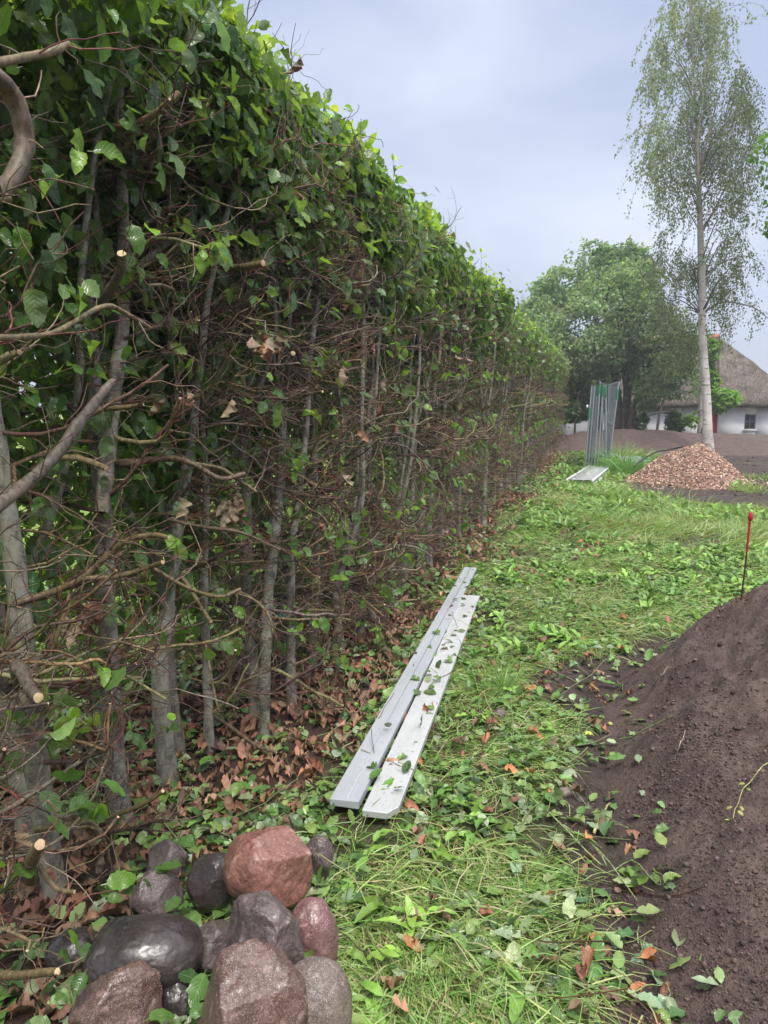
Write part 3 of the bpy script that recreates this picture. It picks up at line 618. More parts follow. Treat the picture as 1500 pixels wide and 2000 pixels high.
# broad leaved weeds, in rosettes
def weeds(acc, n, x0, x1, y0, y1, dens, s, lod, cols, per=7):
    x, y = scatter(n, x0, x1, y0, y1, dens); m = len(x); X = np.repeat(x, per)+rng.normal(0, .02, m*per); Y = np.repeat(y, per)+rng.normal(0, .02, m*per)
    t = rng.normal(0, 1, (m*per, 3)); t[:, 2] = np.abs(rng.normal(.55, .4, m*per)); nn = -t*np.array([.6, .6, 0])+np.array([0, 0, 1.])
    leaves(acc, np.stack([X, Y, top(X, Y)+rng.uniform(.0, .05, m*per)], -1), t, nn+rng.normal(0, .2, (m*per, 3)), s*rng.uniform(.5, 1.25, m*per), np.repeat(pick(cols, m, .15), per, 0)*(1+rng.normal(0, .12, (m*per, 1))), 'weed', lod)
WG = [(.16, .31, .05), (.21, .38, .06), (.25, .43, .08), (.12, .25, .05)]
wd_ = lambda x, y: green(x, y)*np.clip((x+1.25)*1.2, 0, 1)*(heap(x, y) < .03)*(fbm(xyz(x, y), 1.3, 2, 95) > -.2)
a = Acc()
weeds(a, 110, -1.1, .1, 1.5, 4.6, wd_, .085, 0, WG, 5)
weeds(a, 1700, -1.2, 3, 4.6, 9.5, wd_, .10, 0, WG, 6)
weeds(a, 3600, -1.3, 6.5, 9.5, 15.5, wd_, .14, 1, WG, 7)
weeds(a, 1500, -1.5, 3, 15.5, 26.5, wd_, .20, 2, WG, 6)
weeds(a, 500, -5.5, -2.2, 1.5, 9, lambda x, y: 1+0*x, .16, 1, WG, 6)
o = a.build('weeds', M['litter']); tag(o, 'bright green broad leaved weeds growing through the grass strip', 'weeds', kind='stuff')
# cut stems and twigs lying in the clippings
a = Acc(); x, y = scatter(900, -1.5, .35, 1.3, 9, lambda x, y: .9*(heap(x, y) < .05)*np.exp(-(y-1.5)/4)); m = len(x)
d = rng.normal(0, 1, (m, 3)); d[:, 2] = rng.uniform(-.03, .12, m); P = walk(np.stack([x, y, top(x, y)+.03], -1), d, rng.uniform(.12, .4, m), 7, .16)
P[..., 2] = np.maximum(P[..., 2], top(P[..., 0], P[..., 1])+.008)
tubes(a, P, rng.uniform(.0011, .0028, m)[:, None]*np.ones((1, 7)), 4, pick([(.25, .34, .14), (.16, .07, .05), (.30, .30, .15), (.14, .10, .06), (.20, .26, .10)], m, .2))
o = a.build('cut_stems', M['grass']); tag(o, 'thin cut plant stems and twigs lying among the clippings', 'cut stems', kind='stuff')

# ------------------------------------------------------------------ boulders
def rock_mat(name, base, alt, speck, rough=.25, scale=14, spk=.62):
    m, t, p = mat(name, rough, .6); n1 = noise(t, scale*.5, 5, .6, dist=.6); n2 = noise(t, scale*9, 3, .7); n3 = noise(t, scale*22, 2, .5)
    c = ramp(t, n1, [(.36, base), (.66, alt)]); c = mixc(t, .8, c, ramp(t, n2, [(.32, .55), (.7, 1.5)]), 'MULTIPLY')
    c = mixc(t, ramp(t, n3, [(spk, 0.), (spk+.05, .8)]), c, speck); t.links.new(c, p.inputs['Base Color'])
    n4 = noise(t, scale*1.4, 4, .65); c_m = mixc(t, ramp(t, n4, [(.60, 0.), (.68, .75)]), c, tuple(min(.4, v*1.6+.05) for v in alt)); t.links.new(c_m, p.inputs['Base Color'])
    rr = ramp(t, noise(t, scale*.8, 3, .5), [(.35, rough), (.65, rough+.34)]); t.links.new(rr, p.inputs['Roughness'])
    h = math_(t, 'ADD', n1, math_(t, 'MULTIPLY', n2, .5)); bump(t, p, h, .28, .006)
    p.inputs['Coat Weight'].default_value = .12; p.inputs['Coat Roughness'].default_value = .12
    return m
RM = dict(red=rock_mat('red_granite', (.15, .062, .047), (.28, .13, .10), (.45, .29, .24), .3),
          black=rock_mat('dark_basalt', (.030, .024, .025), (.055, .042, .040), (.10, .085, .08), .17, spk=.68),
          rough=rock_mat('rough_gneiss', (.050, .036, .036), (.10, .075, .072), (.24, .19, .18), .42, 22, .56),
          pink=rock_mat('pink_granite', (.13, .062, .064), (.22, .115, .11), (.40, .27, .26), .3, 18, .58),
          brown=rock_mat('brown_granite', (.065, .037, .030), (.145, .085, .068), (.33, .24, .21), .32, 16, .58),
          grey=rock_mat('grey_granite', (.085, .064, .055), (.155, .12, .10), (.36, .30, .27), .42, 22, .54))
def rock(px, py, w_, h_, z, m, seed, facets, lab, rz=0., k=.9, cut=.80, amp=.05, name='boulder'):
    p = G(px, py, z); dist = np.linalg.norm(p-CAM); al = math.asin((H-z)/dist); A = w_*.455/1444*dist; hh = h_*.455/1444*dist; B = A*k
    Cc = math.sqrt(max(hh*hh-(B*math.sin(al))**2, .30*hh*hh))/math.cos(al)
    bm = bmesh.new(); bmesh.ops.create_icosphere(bm, subdivisions=6, radius=1); V = np.array([v.co[:] for v in bm.verts]); F = np.array([[v.index for v in f.verts] for f in bm.faces]); bm.free()
    r = np.random.default_rng(seed); D = V.copy(); q = V*(1+.10*fbm(V, .9, 2, seed)[:, None])
    sph = q.copy()
    for i in range(facets):
        n = nrm(r.normal(0, 1, 3)); off = r.uniform(cut-.1, cut+.1); s = sph@n-off; s = np.maximum(s, 0); k_ = s*s/(s+.022); sph = sph-k_[:, None]*n
    ex = np.abs(sph).max(0); sph = sph/ex
    sph = sph*(1+amp*fbm(V, 2.3, 5, seed+3, .55)[:, None]+amp*.12*fbm(V, 13, 3, seed+7)[:, None]-amp*.55*np.maximum(.09-np.abs(fbm(V, 2.1, 3, seed+9)), 0)[:, None]*8)
    c, s_ = cos(rz), sin(rz); Vw = sph*np.array([A, B, Cc])
    Vw = np.stack([Vw[:, 0]*c-Vw[:, 1]*s_, Vw[:, 0]*s_+Vw[:, 1]*c, Vw[:, 2]], -1)
    ph = PH; Vw = np.stack([Vw[:, 0]*cos(ph)-Vw[:, 1]*sin(ph), Vw[:, 0]*sin(ph)+Vw[:, 1]*cos(ph), Vw[:, 2]], -1)
    a = Acc(); a.add(Vw, F, (1, 1, 1)); o = a.build(name, RM[m]); o.location = p; tag(o, lab, 'boulder', 'boulders heaped at the foot of the hedge'); return o
rock(530, 1690, 180, 148, .22, 'red', 3, 9, 'large wet reddish boulder with flat face, topmost of the pile', .15, .8, .72)
rock(624, 1680, 60, 88, .075, 'rough', 5, 7, 'small brownish boulder tucked right behind the large reddish one', 0, .9)
rock(417, 1722, 100, 108, .10, 'black', 7, 5, 'wet blackish boulder left of the large reddish one', .3, .9, .86, .03)
rock(305, 1757, 98, 100, .09, 'rough', 9, 9, 'dull dark brown boulder behind the smooth black oval one', .5)
rock(281, 1862, 204, 134, .12, 'black', 11, 1, 'large smooth black oval boulder shining wet', .1, .72, .95, .025)
rock(424, 1850, 110, 100, .07, 'rough', 13, 4, 'dark low boulder wedged between the smooth oval and the rough angular one', .2)
rock(520, 1832, 166, 168, .21, 'rough', 15, 10, 'rough angular dark grey boulder in the middle of the pile', -.3, .85, .74, .08)
rock(612, 1835, 104, 140, .10, 'pink', 17, 3, 'pinkish rounded boulder on the right side of the pile', 0, .9, .9, .04)
rock(484, 1972, 224, 200, .15, 'brown', 19, 8, 'big reddish brown boulder at the bottom edge in front', .1, .85, .73, .05)
rock(618, 1972, 128, 180, .10, 'grey', 21, 7, 'greyish speckled boulder at the bottom edge right of the big brown one', 0, .9, .85, .04)
rock(238, 1972, 160, 150, .10, 'brown', 23, 12, 'angular brown boulder with pale patch below the smooth oval one', .4, .8, .72, .06)
rock(145, 1858, 96, 76, .05, 'black', 25, 4, 'flat dark boulder at the left end of the pile', .2, .8, .9, .03)
rock(327, 1686, 78, 84, .055, 'rough', 27, 7, 'half hidden brown boulder at the back of the pile under twigs', .2)
rock(188, 1806, 54, 36, .03, 'black', 29, 3, 'small black boulder peeping out left above the smooth oval one', 0)
rock(345, 1948, 90, 80, .04, 'black', 31, 3, 'dark low boulder in the gap between the oval and the front boulders', 0)
# loose stones on the soil
for i, (px, py, w_, lab) in enumerate(((1103, 1548, 30, 'grey stone lying where the clippings meet the soil, left of the yellow stick'), (1132, 1562, 18, 'small dark stone beside the grey stone on the soil'), (1205, 1738, 15, 'small tan pebble beside the crossed green stems'), (975, 1395, 34, 'dark stone amid clippings right of the planks'), (1240, 1656, 11, 'tiny orange brown pebble above the glossy sprig'), (1290, 1774, 24, 'reddish stone at the tip of the glossy sprig'))):
    o = rock(px, py, w_, w_*.7, .02, ('grey', 'rough', 'pink', 'rough', 'red', 'pink')[i], 50+i, 4, lab, name='stone'); o['category'] = 'stone'; o['group'] = 'loose stones on the soil'

# ------------------------------------------------------------------ planks
def alu(name, rough, col, dirt):
    m, t, p = mat(name, rough, .5); n1 = noise(t, 6, 4, .6, sc3=(1, .25, 1)); n2 = noise(t, 60, 4, .65)
    c = mixc(t, .8, col, ramp(t, n1, [(.3, .82), (.7, 1.12)]), 'MULTIPLY'); c = mixc(t, ramp(t, n2, [(.60, 0.), (.70, dirt)]), c, (.16, .13, .10))
    t.links.new(c, p.inputs['Base Color']); p.inputs['Metallic'].default_value = .45; bump(t, p, n2, .12, .001); return m
M['alu1'] = alu('dull_aluminium', .42, (.62, .65, .70), .35); M['alu2'] = alu('weathered_aluminium', .55, (.64, .65, .66), .7)
def plank(A, B, wd, th, z, m, groove, cut, lab, tilt=0.):
    A = np.array(A); B = np.array(B); d = B-A; ln = np.hypot(*d); t = d/ln; s = np.array([t[1], -t[0]])
    hw = wd/2; pts = [(-hw, 0), (hw-cut, 0), (hw, cut*1.6), (hw, ln), (-hw, ln)]
    bm = bmesh.new(); vs = [bm.verts.new((A[0]+s[0]*u+t[0]*v, A[1]+s[1]*u+t[1]*v, z+tilt*u)) for u, v in pts]; f = bm.faces.new(vs)
    e = bmesh.ops.extrude_face_region(bm, geom=[f]); bmesh.ops.translate(bm, verts=[x for x in e['geom'] if isinstance(x, bmesh.types.BMVert)], vec=(0, 0, th)); bmesh.ops.recalc_face_normals(bm, faces=bm.faces)
    root = empty('metal_plank', (A[0], A[1], z)); me = bpy.data.meshes.new('board'); bm.to_mesh(me); bm.free(); me.materials.append(m); o = bpy.data.objects.new('board', me); sc.collection.objects.link(o); me.transform(__import__('mathutils').Matrix.Translation((-A[0], -A[1], -z))); o.parent = root; bevel(o, .003)
    if groove:
        a = Acc(); ang = math.atan2(t[1], t[0])-pi/2; R = [[cos(ang), -sin(ang), 0], [sin(ang), cos(ang), 0], [0, 0, 1]]
        c = A+t*ln/2
        for u, hgt in ((.005, .0016),): box(a, (c[0]+s[0]*u-A[0], c[1]+s[1]*u-A[1], th+hgt/2+.0002+tilt*u), (.0035, ln-.02, hgt), (.33, .35, .38), R)
        for u in (): box(a, (c[0]+s[0]*u-A[0], c[1]+s[1]*u-A[1], th+.0012+tilt*u), (.005, ln-.03, .002), (.5, .52, .56), R)
        a.build('raised_rib', M['metal'], root)
    tag(root, lab, 'plank', 'metal planks on the ground'); return root
z1 = .05
g1 = G(672, 1563, z1+.03); g2 = G(919, 1108, z1+.03); plank(g1[:2], g2[:2], .118, .03, z1, M['alu1'], True, 0, 'longer bluish grey metal plank nearest the hedge, lying in clippings')
g1 = G(740, 1585, z1+.015); g2 = G(921, 1162, z1+.015); plank(g1[:2]+[.0, -.0], g2[:2], .135, .028, z1-.015, M['alu2'], False, .035, 'shorter weathered grey metal plank on the right, its corner cut off')

# leaf sprigs lying about, individually
def sprig(pts, nleaf, size, cols, lab, stem=(.22, .30, .12), r=.0022, z=.03, name='leafy_sprig', kind='fresh', spread=1.):
    W = []
    for (px, py) in pts:
        q = G(px, py, z)
        for _ in range(6): q = G(px, py, float(top(q[0], q[1]))+z)
        W.append(q)
    W = np.array(W); root = empty(name, W[0]); a = Acc(); P = resample(W, 14); P[:, 2] += .008*np.sin(np.arange(14)*1.3); tubes(a, P[None], np.linspace(r, r*.6, 14)[None], 6, stem); a.build('stem', M['twig'], root, origin=W[0])
    if nleaf:
        i = np.linspace(4, 13, nleaf).astype(int); T = P[np.minimum(i+1, 13)]-P[i-1]; sd_ = np.where(np.arange(nleaf)%2 == 0, 1, -1)[:, None]; sv = np.cross(nrm(T), [0, 0, 1.])*sd_
        tp = nrm(nrm(T)*.7+sv*spread); a = Acc(); leaves(a, P[i]+tp*.012, tp+rng.normal(0, .12, (nleaf, 3)), rng.normal(0, .25, (nleaf, 3))+[0, 0, 1.], size*rng.uniform(.8, 1.15, nleaf), pick(cols, nleaf, .12), kind, 0)
        a.build('leaf_cluster', M['litter'], root, origin=W[0])
    tag(root, lab, 'sprig', 'sprigs and twigs dropped on the soil'); return root
sprig([(1140, 1380), (1120, 1430), (1100, 1470), (1085, 1490)], 8, .062, [(.22, .36, .18), (.17, .30, .12)], 'pale green leafy sprig on the soil right of the planks')
sprig([(1100, 1460), (1140, 1430), (1165, 1412), (1182, 1406)], 3, .045, [(.42, .46, .06)], 'sprig with yellow leaves pointing at the soil heap')
sprig([(1040, 1560), (1180, 1690), (1150, 1640), (1245, 1755)], 0, .05, LG, 'long bare green stem crossing the soil below the yellow stick', (.28, .36, .15), .003)
sprig([(1140, 1720), (1190, 1700), (1240, 1685), (1290, 1730), (1275, 1700)], 5, .06, [(.15, .25, .05), (.19, .27, .06)], 'glossy olive green sprig at the foot of the heap')
sprig([(1160, 1628), (1172, 1600), (1192, 1566)], 0, .05, LG, 'short yellowish snapped stick lying on the soil', (.36, .33, .15), .006, name='snapped_stick')
sprig([(1155, 1735), (1160, 1760), (1175, 1765)], 3, .055, [(.09, .22, .09)], 'dark green pair of leaves beside the tan pebble')
sprig([(1250, 1790), (1245, 1830), (1255, 1850)], 3, .062, [(.07, .16, .06)], 'dark green leaf sprig above the orange dry leaf')
sprig([(1180, 1930), (1240, 1935), (1290, 1920), (1310, 1935)], 3, .075, [(.25, .36, .22)], 'pale leaf pair near the bottom edge of the soil')
sprig([(1130, 1850), (1180, 1880), (1210, 1900)], 3, .07, [(.12, .26, .08)], 'green leaf sprig between the grass and the orange dry leaf')
sprig([(1500, 1490), (1460, 1530), (1440, 1570), (1432, 1595)], 7, .018, [(.34, .36, .10)], 'drooping seed stem lying on the heap face', (.34, .33, .14), .002)
sprig([(1270, 1345), (1290, 1320), (1308, 1300)], 0, .05, LG, 'straw coloured stalk sticking out of the heap', (.42, .36, .25), .0022)
sprig([(1318, 1480), (1330, 1450), (1342, 1420)], 0, .05, LG, 'thin straw coloured stalk low on the heap', (.42, .36, .25), .0022)
sprig([(1140, 1270), (1165, 1262), (1195, 1275)], 5, .062, [(.25, .36, .24), (.16, .28, .13)], 'pale leafy sprig where the heap ends on the grass side')
def dryleaf(px, py, s, lab, c=(.48, .19, .08)):
    q = G(px, py, .03); q = G(px, py, float(top(q[0], q[1]))+.015); a = Acc(); leaves(a, np.zeros((1, 3)), rdir(1, (1, .2, .1), .3), np.array([[.1, -.2, 1.]]), s, np.array([c]), 'dry', 0)
    o = a.build('dry_leaf', M['dry']); o.location = q; tag(o, lab, 'dry leaf', 'single dry leaves on the soil')
dryleaf(1250, 1870, .075, 'orange brown crinkled leaf on the soil near the bottom right'); dryleaf(1138, 1822, .06, 'orange dry leaf at the edge of the grass near the bottom')
dryleaf(1185, 1780, .055, 'pale tan dry leaf below the green leaf pair', (.45, .30, .2)); dryleaf(1057, 1752, .05, 'small orange dry leaf at the grass edge'); dryleaf(1230, 1930, .045, 'dark orange dry leaf just above the bottom edge')
dryleaf(1150, 1345, .055, 'orange dry leaf beside the soil patch', (.42, .2, .12))

# ------------------------------------------------------------------ marker stake
q = PY(1450, 1148, 4.15); hz = float(heap(q[0], q[1])); root = empty('marker_stake', (q[0], q[1], hz)); tp_ = PY(1466, 1006, 4.15)-np.array([q[0], q[1], hz])
a = Acc(); tubes(a, np.array([[(-.01, 0, -.12), tuple(tp_*.5), tuple(tp_*.62)]]), np.full((1, 3), .0042), 8, (.06, .025, .025)); tubes(a, np.array([[tuple(tp_*(.05+.0635*i)), tuple(tp_*(.055+.0635*i+.008))] for i in range(9)]), np.full((9, 2), .0052), 8, (.06, .03, .03)); a.build('rod', M['paint'], root)
a = Acc(); tubes(a, np.array([[tuple(tp_*.6), tuple(tp_*.95)]]), np.full((1, 2), .0058), 8, (.42, .01, .03)); a.build('red_sleeve', M['paint'], root)
a = Acc(); tubes(a, np.array([[tuple(tp_*.945), tuple(tp_*.955), tuple(tp_*1.0), tuple(tp_*1.03)]]), np.array([[.008, .0115, .0115, .006]]), 12, (.50, .012, .04), tip=(.5, .012, .04)); a.build('cap', M['paint'], root)
tag(root, 'thin metal stake with red cap stuck in the soil heap', 'stake')
a = Acc(); n = 70; c = rng.normal(0, .02, (n, 3)); c[:, 2] = .012; P = walk(c, rdir(n, (.7, -.4, .2), .8), rng.uniform(.04, .13, n), 6, .3); P[..., 2] = np.maximum(P[..., 2], heap(P[..., 0]+q[0], P[..., 1]+q[1])-hz+.004)
tubes(a, P, np.full((n, 6), .0009), 3, pick([(.26, .14, .09), (.34, .2, .12)], n)); o = a.build('root_clump', M['twig']); o.location = (q[0], q[1], hz); tag(o, 'tangle of brown roots at the foot of the red capped stake', 'roots')

# ------------------------------------------------------------------ fence panels
FG = 'mesh fence panels stood in a bundle'
def panel(pn, pf, h, lean_n, lab, sleeve=True, lean_f=None):
    """near post foot pn, far post foot pf, top offsets"""
    pn = np.array([*pn, gz(*pn)]); pf = np.array([*pf, gz(*pf)]); tn = pn+np.array([*lean_n, h]); tf = pf+np.array([*(lean_f or lean_n), h]); root = empty('site_fence', pn); a = Acc(); og = pn
    def L_(p, q, r, c=(.46, .50, .54)): tubes(a, np.array([[p, p*.5+q*.5, q]]), np.full((1, 3), r), 9, c, tip=c)
    L_(pn, tn, .021); L_(pf, tf, .021); L_(tn, tf, .019)
    L_(pn+(tn-pn)*.09, pf+(tf-pf)*.09, .017); L_(pn+(tn-pn)*.52, pf+(tf-pf)*.52, .012)
    a.build('frame', M['metal'], root, origin=og); b = Acc(); n = 44; t = np.linspace(.02, .98, n)[:, None]
    lo = pn+(tn-pn)*.09; lf = pf+(tf-pf)*.09; tubes(b, np.stack([lo+(lf-lo)*t, tn+(tf-tn)*t], 1), np.full((n, 2), .0022), 3, (.36, .39, .42))
    t = np.linspace(.1, .95, 12)[:, None]; tubes(b, np.stack([pn+(tn-pn)*t, pf+(tf-pf)*t], 1), np.full((12, 2), .0022), 3, (.36, .39, .42)); b.build('wire_mesh', M['metal'], root, origin=og)
    if sleeve:
        c = Acc(); tubes(c, np.array([[pn+(tn-pn)*sleeve, pn+(tn-pn)*min(sleeve+.12, 1.005)]]), np.full((1, 2), .027), 9, (.04, .21, .13)); c.build('green_sleeve', M['paint'], root, origin=og)
    tag(root, lab, 'fence panel', FG); return root
def fx(px, Y): return PY(px, 900, Y)[0]
FH = 2.15; NY = 19.6; FY = 23.0
spec = [(1143, 1150, 'leftmost mesh fence panel of the bundle, with white label', .62), (1149, 1156, 'second mesh fence panel from the left of the bundle', 0), (1155, 1161, 'third mesh fence panel, the tan edged one in the bundle', .88),
        (1161, 1166, 'fourth mesh fence panel, standing just left of the bundle centre', .86), (1167, 1172, 'fifth mesh fence panel, with green sleeve at its top', .87), (1177, 1171, 'sixth mesh fence panel, leaning leftwards', 0), (1184, 1177, 'seventh mesh fence panel, leaning leftwards with green sleeve', .86)]
for i, (xb, xt, lab, sl) in enumerate(spec):
    X0 = fx(xb, NY+.03*i); X1 = fx(xt, NY+.03*i); panel((X0, NY+.05*(i%3)), (X0+.02, FY+.06*(i%3)), FH+(.09 if i == 3 else 0), (X1-X0, 0), lab, sl)
panel((fx(1188, NY), NY), (fx(1184, FY), FY), FH+.08, (fx(1202, NY)-fx(1188, NY), 0), 'rightmost mesh fence panel, tilted away so that its mesh shows', .80, (fx(1183, FY)-fx(1184, FY), 0))
a = Acc(); p = PY(1147, 794, NY-.06); box(a, (0, 0, 0), (.045, .006, .085), (.75, .75, .75)); o = a.build('paper_tag', M['paint']); o.location = p; tag(o, 'small white tag on the leftmost fence panel', 'tag')
# decks
DG = 'slatted metal decks stacked on the grass'
zt = .15
A0, A1, A2, A3 = (G(*p, zt) for p in ((1107, 936), (1150, 938), (1155, 907), (1200, 907)))
for lv in (0, 1):
    root = empty('slatted_deck', (A0[0], A0[1], .02+lv*.075)); og = np.array([A0[0], A0[1], .02+lv*.075]); f = Acc(); z0 = og[2]; ax = nrm((A2-A0)*[1, 1, 0]); ln = 3.7; wv = np.array([.50, 0, 0]); off = np.array([0 if lv else .035, 0, 0])
    def bb(p, q, w_, h_, acc, col):
        p = np.asarray(p, float); q = np.asarray(q, float); d = q-p; l = np.linalg.norm(d); an = math.atan2(d[1], d[0])-pi/2; box(acc, (p+q)/2-og, (w_, l, h_), col, [[cos(an), -sin(an), 0], [sin(an), cos(an), 0], [0, 0, 1]])
    a0 = np.array([A0[0], A0[1], z0+.03])+off; b0 = a0+wv; bb(a0, a0+ax*ln, .03, .06, f, (.62, .64, .66)); bb(b0, b0+ax*ln, .03, .06, f, (.62, .64, .66))
    f.build('side_rail', M['dullmetal'], root); s = Acc()
    for i in range(16):
        c = a0+ax*(.08+i*(ln-.16)/15)+np.array([.017, 0, .022]); bb(c, c+wv-np.array([.034, 0, 0]), .13, .004, s, ((.50, .51, .52) if lv else (.08, .08, .08)))  # lower slats coloured dark to paint the shade seen through the gaps
    s.build('slats', M['dullmetal'], root).name = 'slat_surface'; tag(root, ('lower' if lv == 0 else 'upper')+' light metal slatted deck lying in front of the fence panels', 'deck panel', DG)

# ------------------------------------------------------------------ wood chips
root = empty('wood_chip_pile', (CH[0], 17.35, 0)); og = (CH[0], 17.35, 0)
X, Y = np.meshgrid(np.arange(-1.7, 1.4, .04), np.arange(-1.9, 1.9, .05), indexing='ij'); Z = chip(X+CH[0], Y+17.35); ny = X.shape[1]; i = np.arange(X.shape[0]-1)[:, None]*ny+np.arange(ny-1)[None]; F = np.stack([i, i+ny, i+ny+1, i+1], -1).reshape(-1, 4); F = F[(Z.ravel()[F] > -.02).any(1)]
a = Acc(); a.add(np.stack([X, Y, Z], -1).reshape(-1, 3), F, (.20, .115, .085)); M['chip'] = plain('wood_chip', .75, .25, 30, .1); a.build('core', M['chip'], root)
a = Acc(); n = 15000; x = rng.uniform(-1.8, 1.5, n); y = rng.uniform(-2, 1.9, n); z = chip(x+CH[0], y+17.35); k = (z > -.04) | (rng.random(n) < .05); x, y, z = x[k], y[k], np.maximum(z[k], 0); n = len(x)
t = rdir(n); t[:, 2] *= .6; t = nrm(t); nn = rdir(n, (0, -.3, 1.2), .6); s = nrm(np.cross(t, nn)); u = np.cross(s, t); l = rng.uniform(.025, .07, n)[:, None]; wv = rng.uniform(.010, .026, n)[:, None]; th = .004
B = np.stack([x, y, z+rng.uniform(0, .03, n)], -1); V = np.stack([B+t*l*sx+s*wv*sy+u*th*sz for sx in (-.5, .5) for sy in (-.5, .5) for sz in (-.5, .5)], 1)
Fb = np.array([[0, 1, 3, 2], [4, 6, 7, 5], [0, 4, 5, 1], [2, 3, 7, 6], [0, 2, 6, 4], [1, 5, 7, 3]])
C = np.repeat(pick([(.46, .29, .21), (.56, .39, .29), (.33, .19, .14), (.66, .51, .40), (.22, .125, .095)], n, .2)[:, None], 8, 1)
a.add(V.reshape(-1, 3), (Fb[None]+(np.arange(n)*8)[:, None, None]).reshape(-1, 4), C.reshape(-1, 3)); o = a.build('wood_chips', M['chip'], root, smooth=False); o['kind'] = 'stuff'
tag(root, 'cone shaped pile of reddish wood chips in front of the birch', 'wood chip pile')
# hose
hp = [PY(1238, 912, 17.0), PY(1262, 893, 17.9), PY(1285, 882, 18.6), PY(1308, 878, 18.8), PY(1335, 872, 18.7)]
a = Acc(); P = resample(hp, 24); P[:, 2] = np.maximum(P[:, 2], top(P[:, 0], P[:, 1])+.02); tubes(a, P[None], np.full((1, 24), .018), 8, (.012, .012, .014)); o = a.build('hose', M['paint']); tag(o, 'black plastic hose curving out from behind the wood chip pile', 'hose')
# tarp
c0 = G(1243, 905); X, Y = np.meshgrid(np.linspace(-.55, .5, 60), np.linspace(-.9, .9, 60), indexing='ij'); Pn = xyz(X*1., Y*.8); rr = np.sqrt((X/.5)**2+(Y/.85)**2)*(1+.15*vn(Pn, 3, 5)); Z = np.clip(1-rr, 0, 1)**.6*.20+np.abs(fbm(Pn, 4, 3, 77))*.08*(rr < 1.1)-.02
ny = 60; i = np.arange(59)[:, None]*ny+np.arange(59)[None]; F = np.stack([i, i+ny, i+ny+1, i+1], -1).reshape(-1, 4); F = F[(rr.ravel()[F] < 1.05).all(1)]
a = Acc(); a.add(np.stack([X, Y, Z], -1).reshape(-1, 3), F, (.20, .24, .23)); M['tarp'] = plain('tarpaulin', .35, .3, 9, .4, .02); o = a.build('tarpaulin', M['tarp']); o.location = (c0[0]-.1, c0[1]+.3, 0); sm = o.modifiers.new('solid', 'SOLIDIFY'); sm.thickness = .004
tag(o, 'crumpled grey green tarpaulin left of the wood chip pile', 'tarpaulin')
p = G(1196, 897); a = Acc(); box(a, (0, 0, .10), (.32, .36, .12), (.22, .23, .25)); box(a, (0, 0, .03), (.26, .30, .06), (.15, .15, .16)); o = bevel(a.build('stone_block', M['paint']), .02, 3); o.location = (p[0], p[1], 0); tag(o, 'low grey block on the grass just right of the fence panels', 'block')
# tufts
def tuft(px, py, h, n, lab, rad=.15, wd=.009, cols=GG, up=1.6, name='grass_tuft', Yx=None):
    q = G(px, py) if Yx is None else PY(px, py, Yx); a = Acc(); c = rng.normal(0, rad, (n, 3)); c[:, 2] = 0; d = c*1.2/rad*.35+rng.normal(0, .25, (n, 3)); d[:, 2] = up
    zq = top(q[0]+c[:, 0], q[1]+c[:, 1]); c[:, 2] = zq; blades(a, c, d, h*rng.uniform(.5, 1.15, n), wd*rng.uniform(.6, 1.2, n), pick(cols, n, .2), 6, droop=.9, wig=.1); o = a.build(name, M['grass']); o.location = (q[0], q[1], 0)
    tag(o, lab, 'grass tuft', 'taller tufts of grass'); return o
tuft(1218, 925, .75, 420, 'tall arching grass tuft between the fence panels and the tarpaulin', .22, .014, [(.17, .34, .10), (.23, .40, .14)])
tuft(1200, 895, .6, 300, 'grass tuft behind the grey block right of the fence panels', .3, .014)
tuft(1250, 893, .4, 300, 'short bright grass tuft behind the tarpaulin', .35, .014)
tuft(1462, 958, .2, 220, 'bright grass tuft at the right front of the chip pile', .2, .012)
tuft(1480, 935, .2, 240, 'bright grass tuft on bare soil near the right edge', .3, .012)
tuft(1300, 990, .5, 160, 'wispy seeding grass tuft on the weed edge before the chip pile', .3, .005, [(.36, .40, .2), (.28, .36, .14)])
tuft(975, 1350, .22, 200, 'feathery pale weed tuft right of the shorter plank', .05, .004, [(.26, .40, .12), (.20, .35, .09)])

# ------------------------------------------------------------------ house
M['white'] = plain('whitewash', .8, .06, 3, .25, .01, .2); M['red'] = plain('red_painted_wood', .5, .15, 8, .1)
def thatch():
    m, t, p = mat('thatch', .9, .15); n1 = noise(t, 1.6, 5, .65); n2 = noise(t, 16, 5, .75, sc3=(1.5, .5, .5)); n3 = noise(t, 34, 2, .5, sc3=(1.4, .35, .35))
    c = ramp(t, n1, [(.3, (.11, .09, .08)), (.7, (.20, .17, .145))]); c = mixc(t, .9, c, ramp(t, n2, [(.35, .35), (.65, 1.7)]), 'MULTIPLY'); n5 = noise(t, 5, 4, .7, sc3=(1.3, .5, .5)); c = mixc(t, .7, c, ramp(t, n5, [(.35, .5), (.65, 1.5)]), 'MULTIPLY'); c = mixc(t, ramp(t, n3, [(.62, 0.), (.70, .7)]), c, (.36, .31, .25))
    t.links.new(c, p.inputs['Base Color']); bump(t, p, n2, 1., .12); return m
M['thatch'] = thatch(); M['tile'] = plain('ridge_tile', .8, .3, 6, .1); M['pane'] = plain('window_pane', .12, .3, 4, 0, spec=.6)
HX0, HX1, HY0, HY1 = -8.0, PY(1540, 800, 40)[0], 40.0, 48.0
ZE = PY(1465, 797, 39.4)[2]; ZR = PY(1400, 657, 44.)[2]; RX1 = PY(1402, 657, 44.)[0]; RX0 = -4.6
house = empty('thatched_house', ((HX0+HX1)/2, 44, 0)); hog = np.array(house.location)
wx0 = HX0+.4; wx1 = HX1-.45; wy = HY0-.15
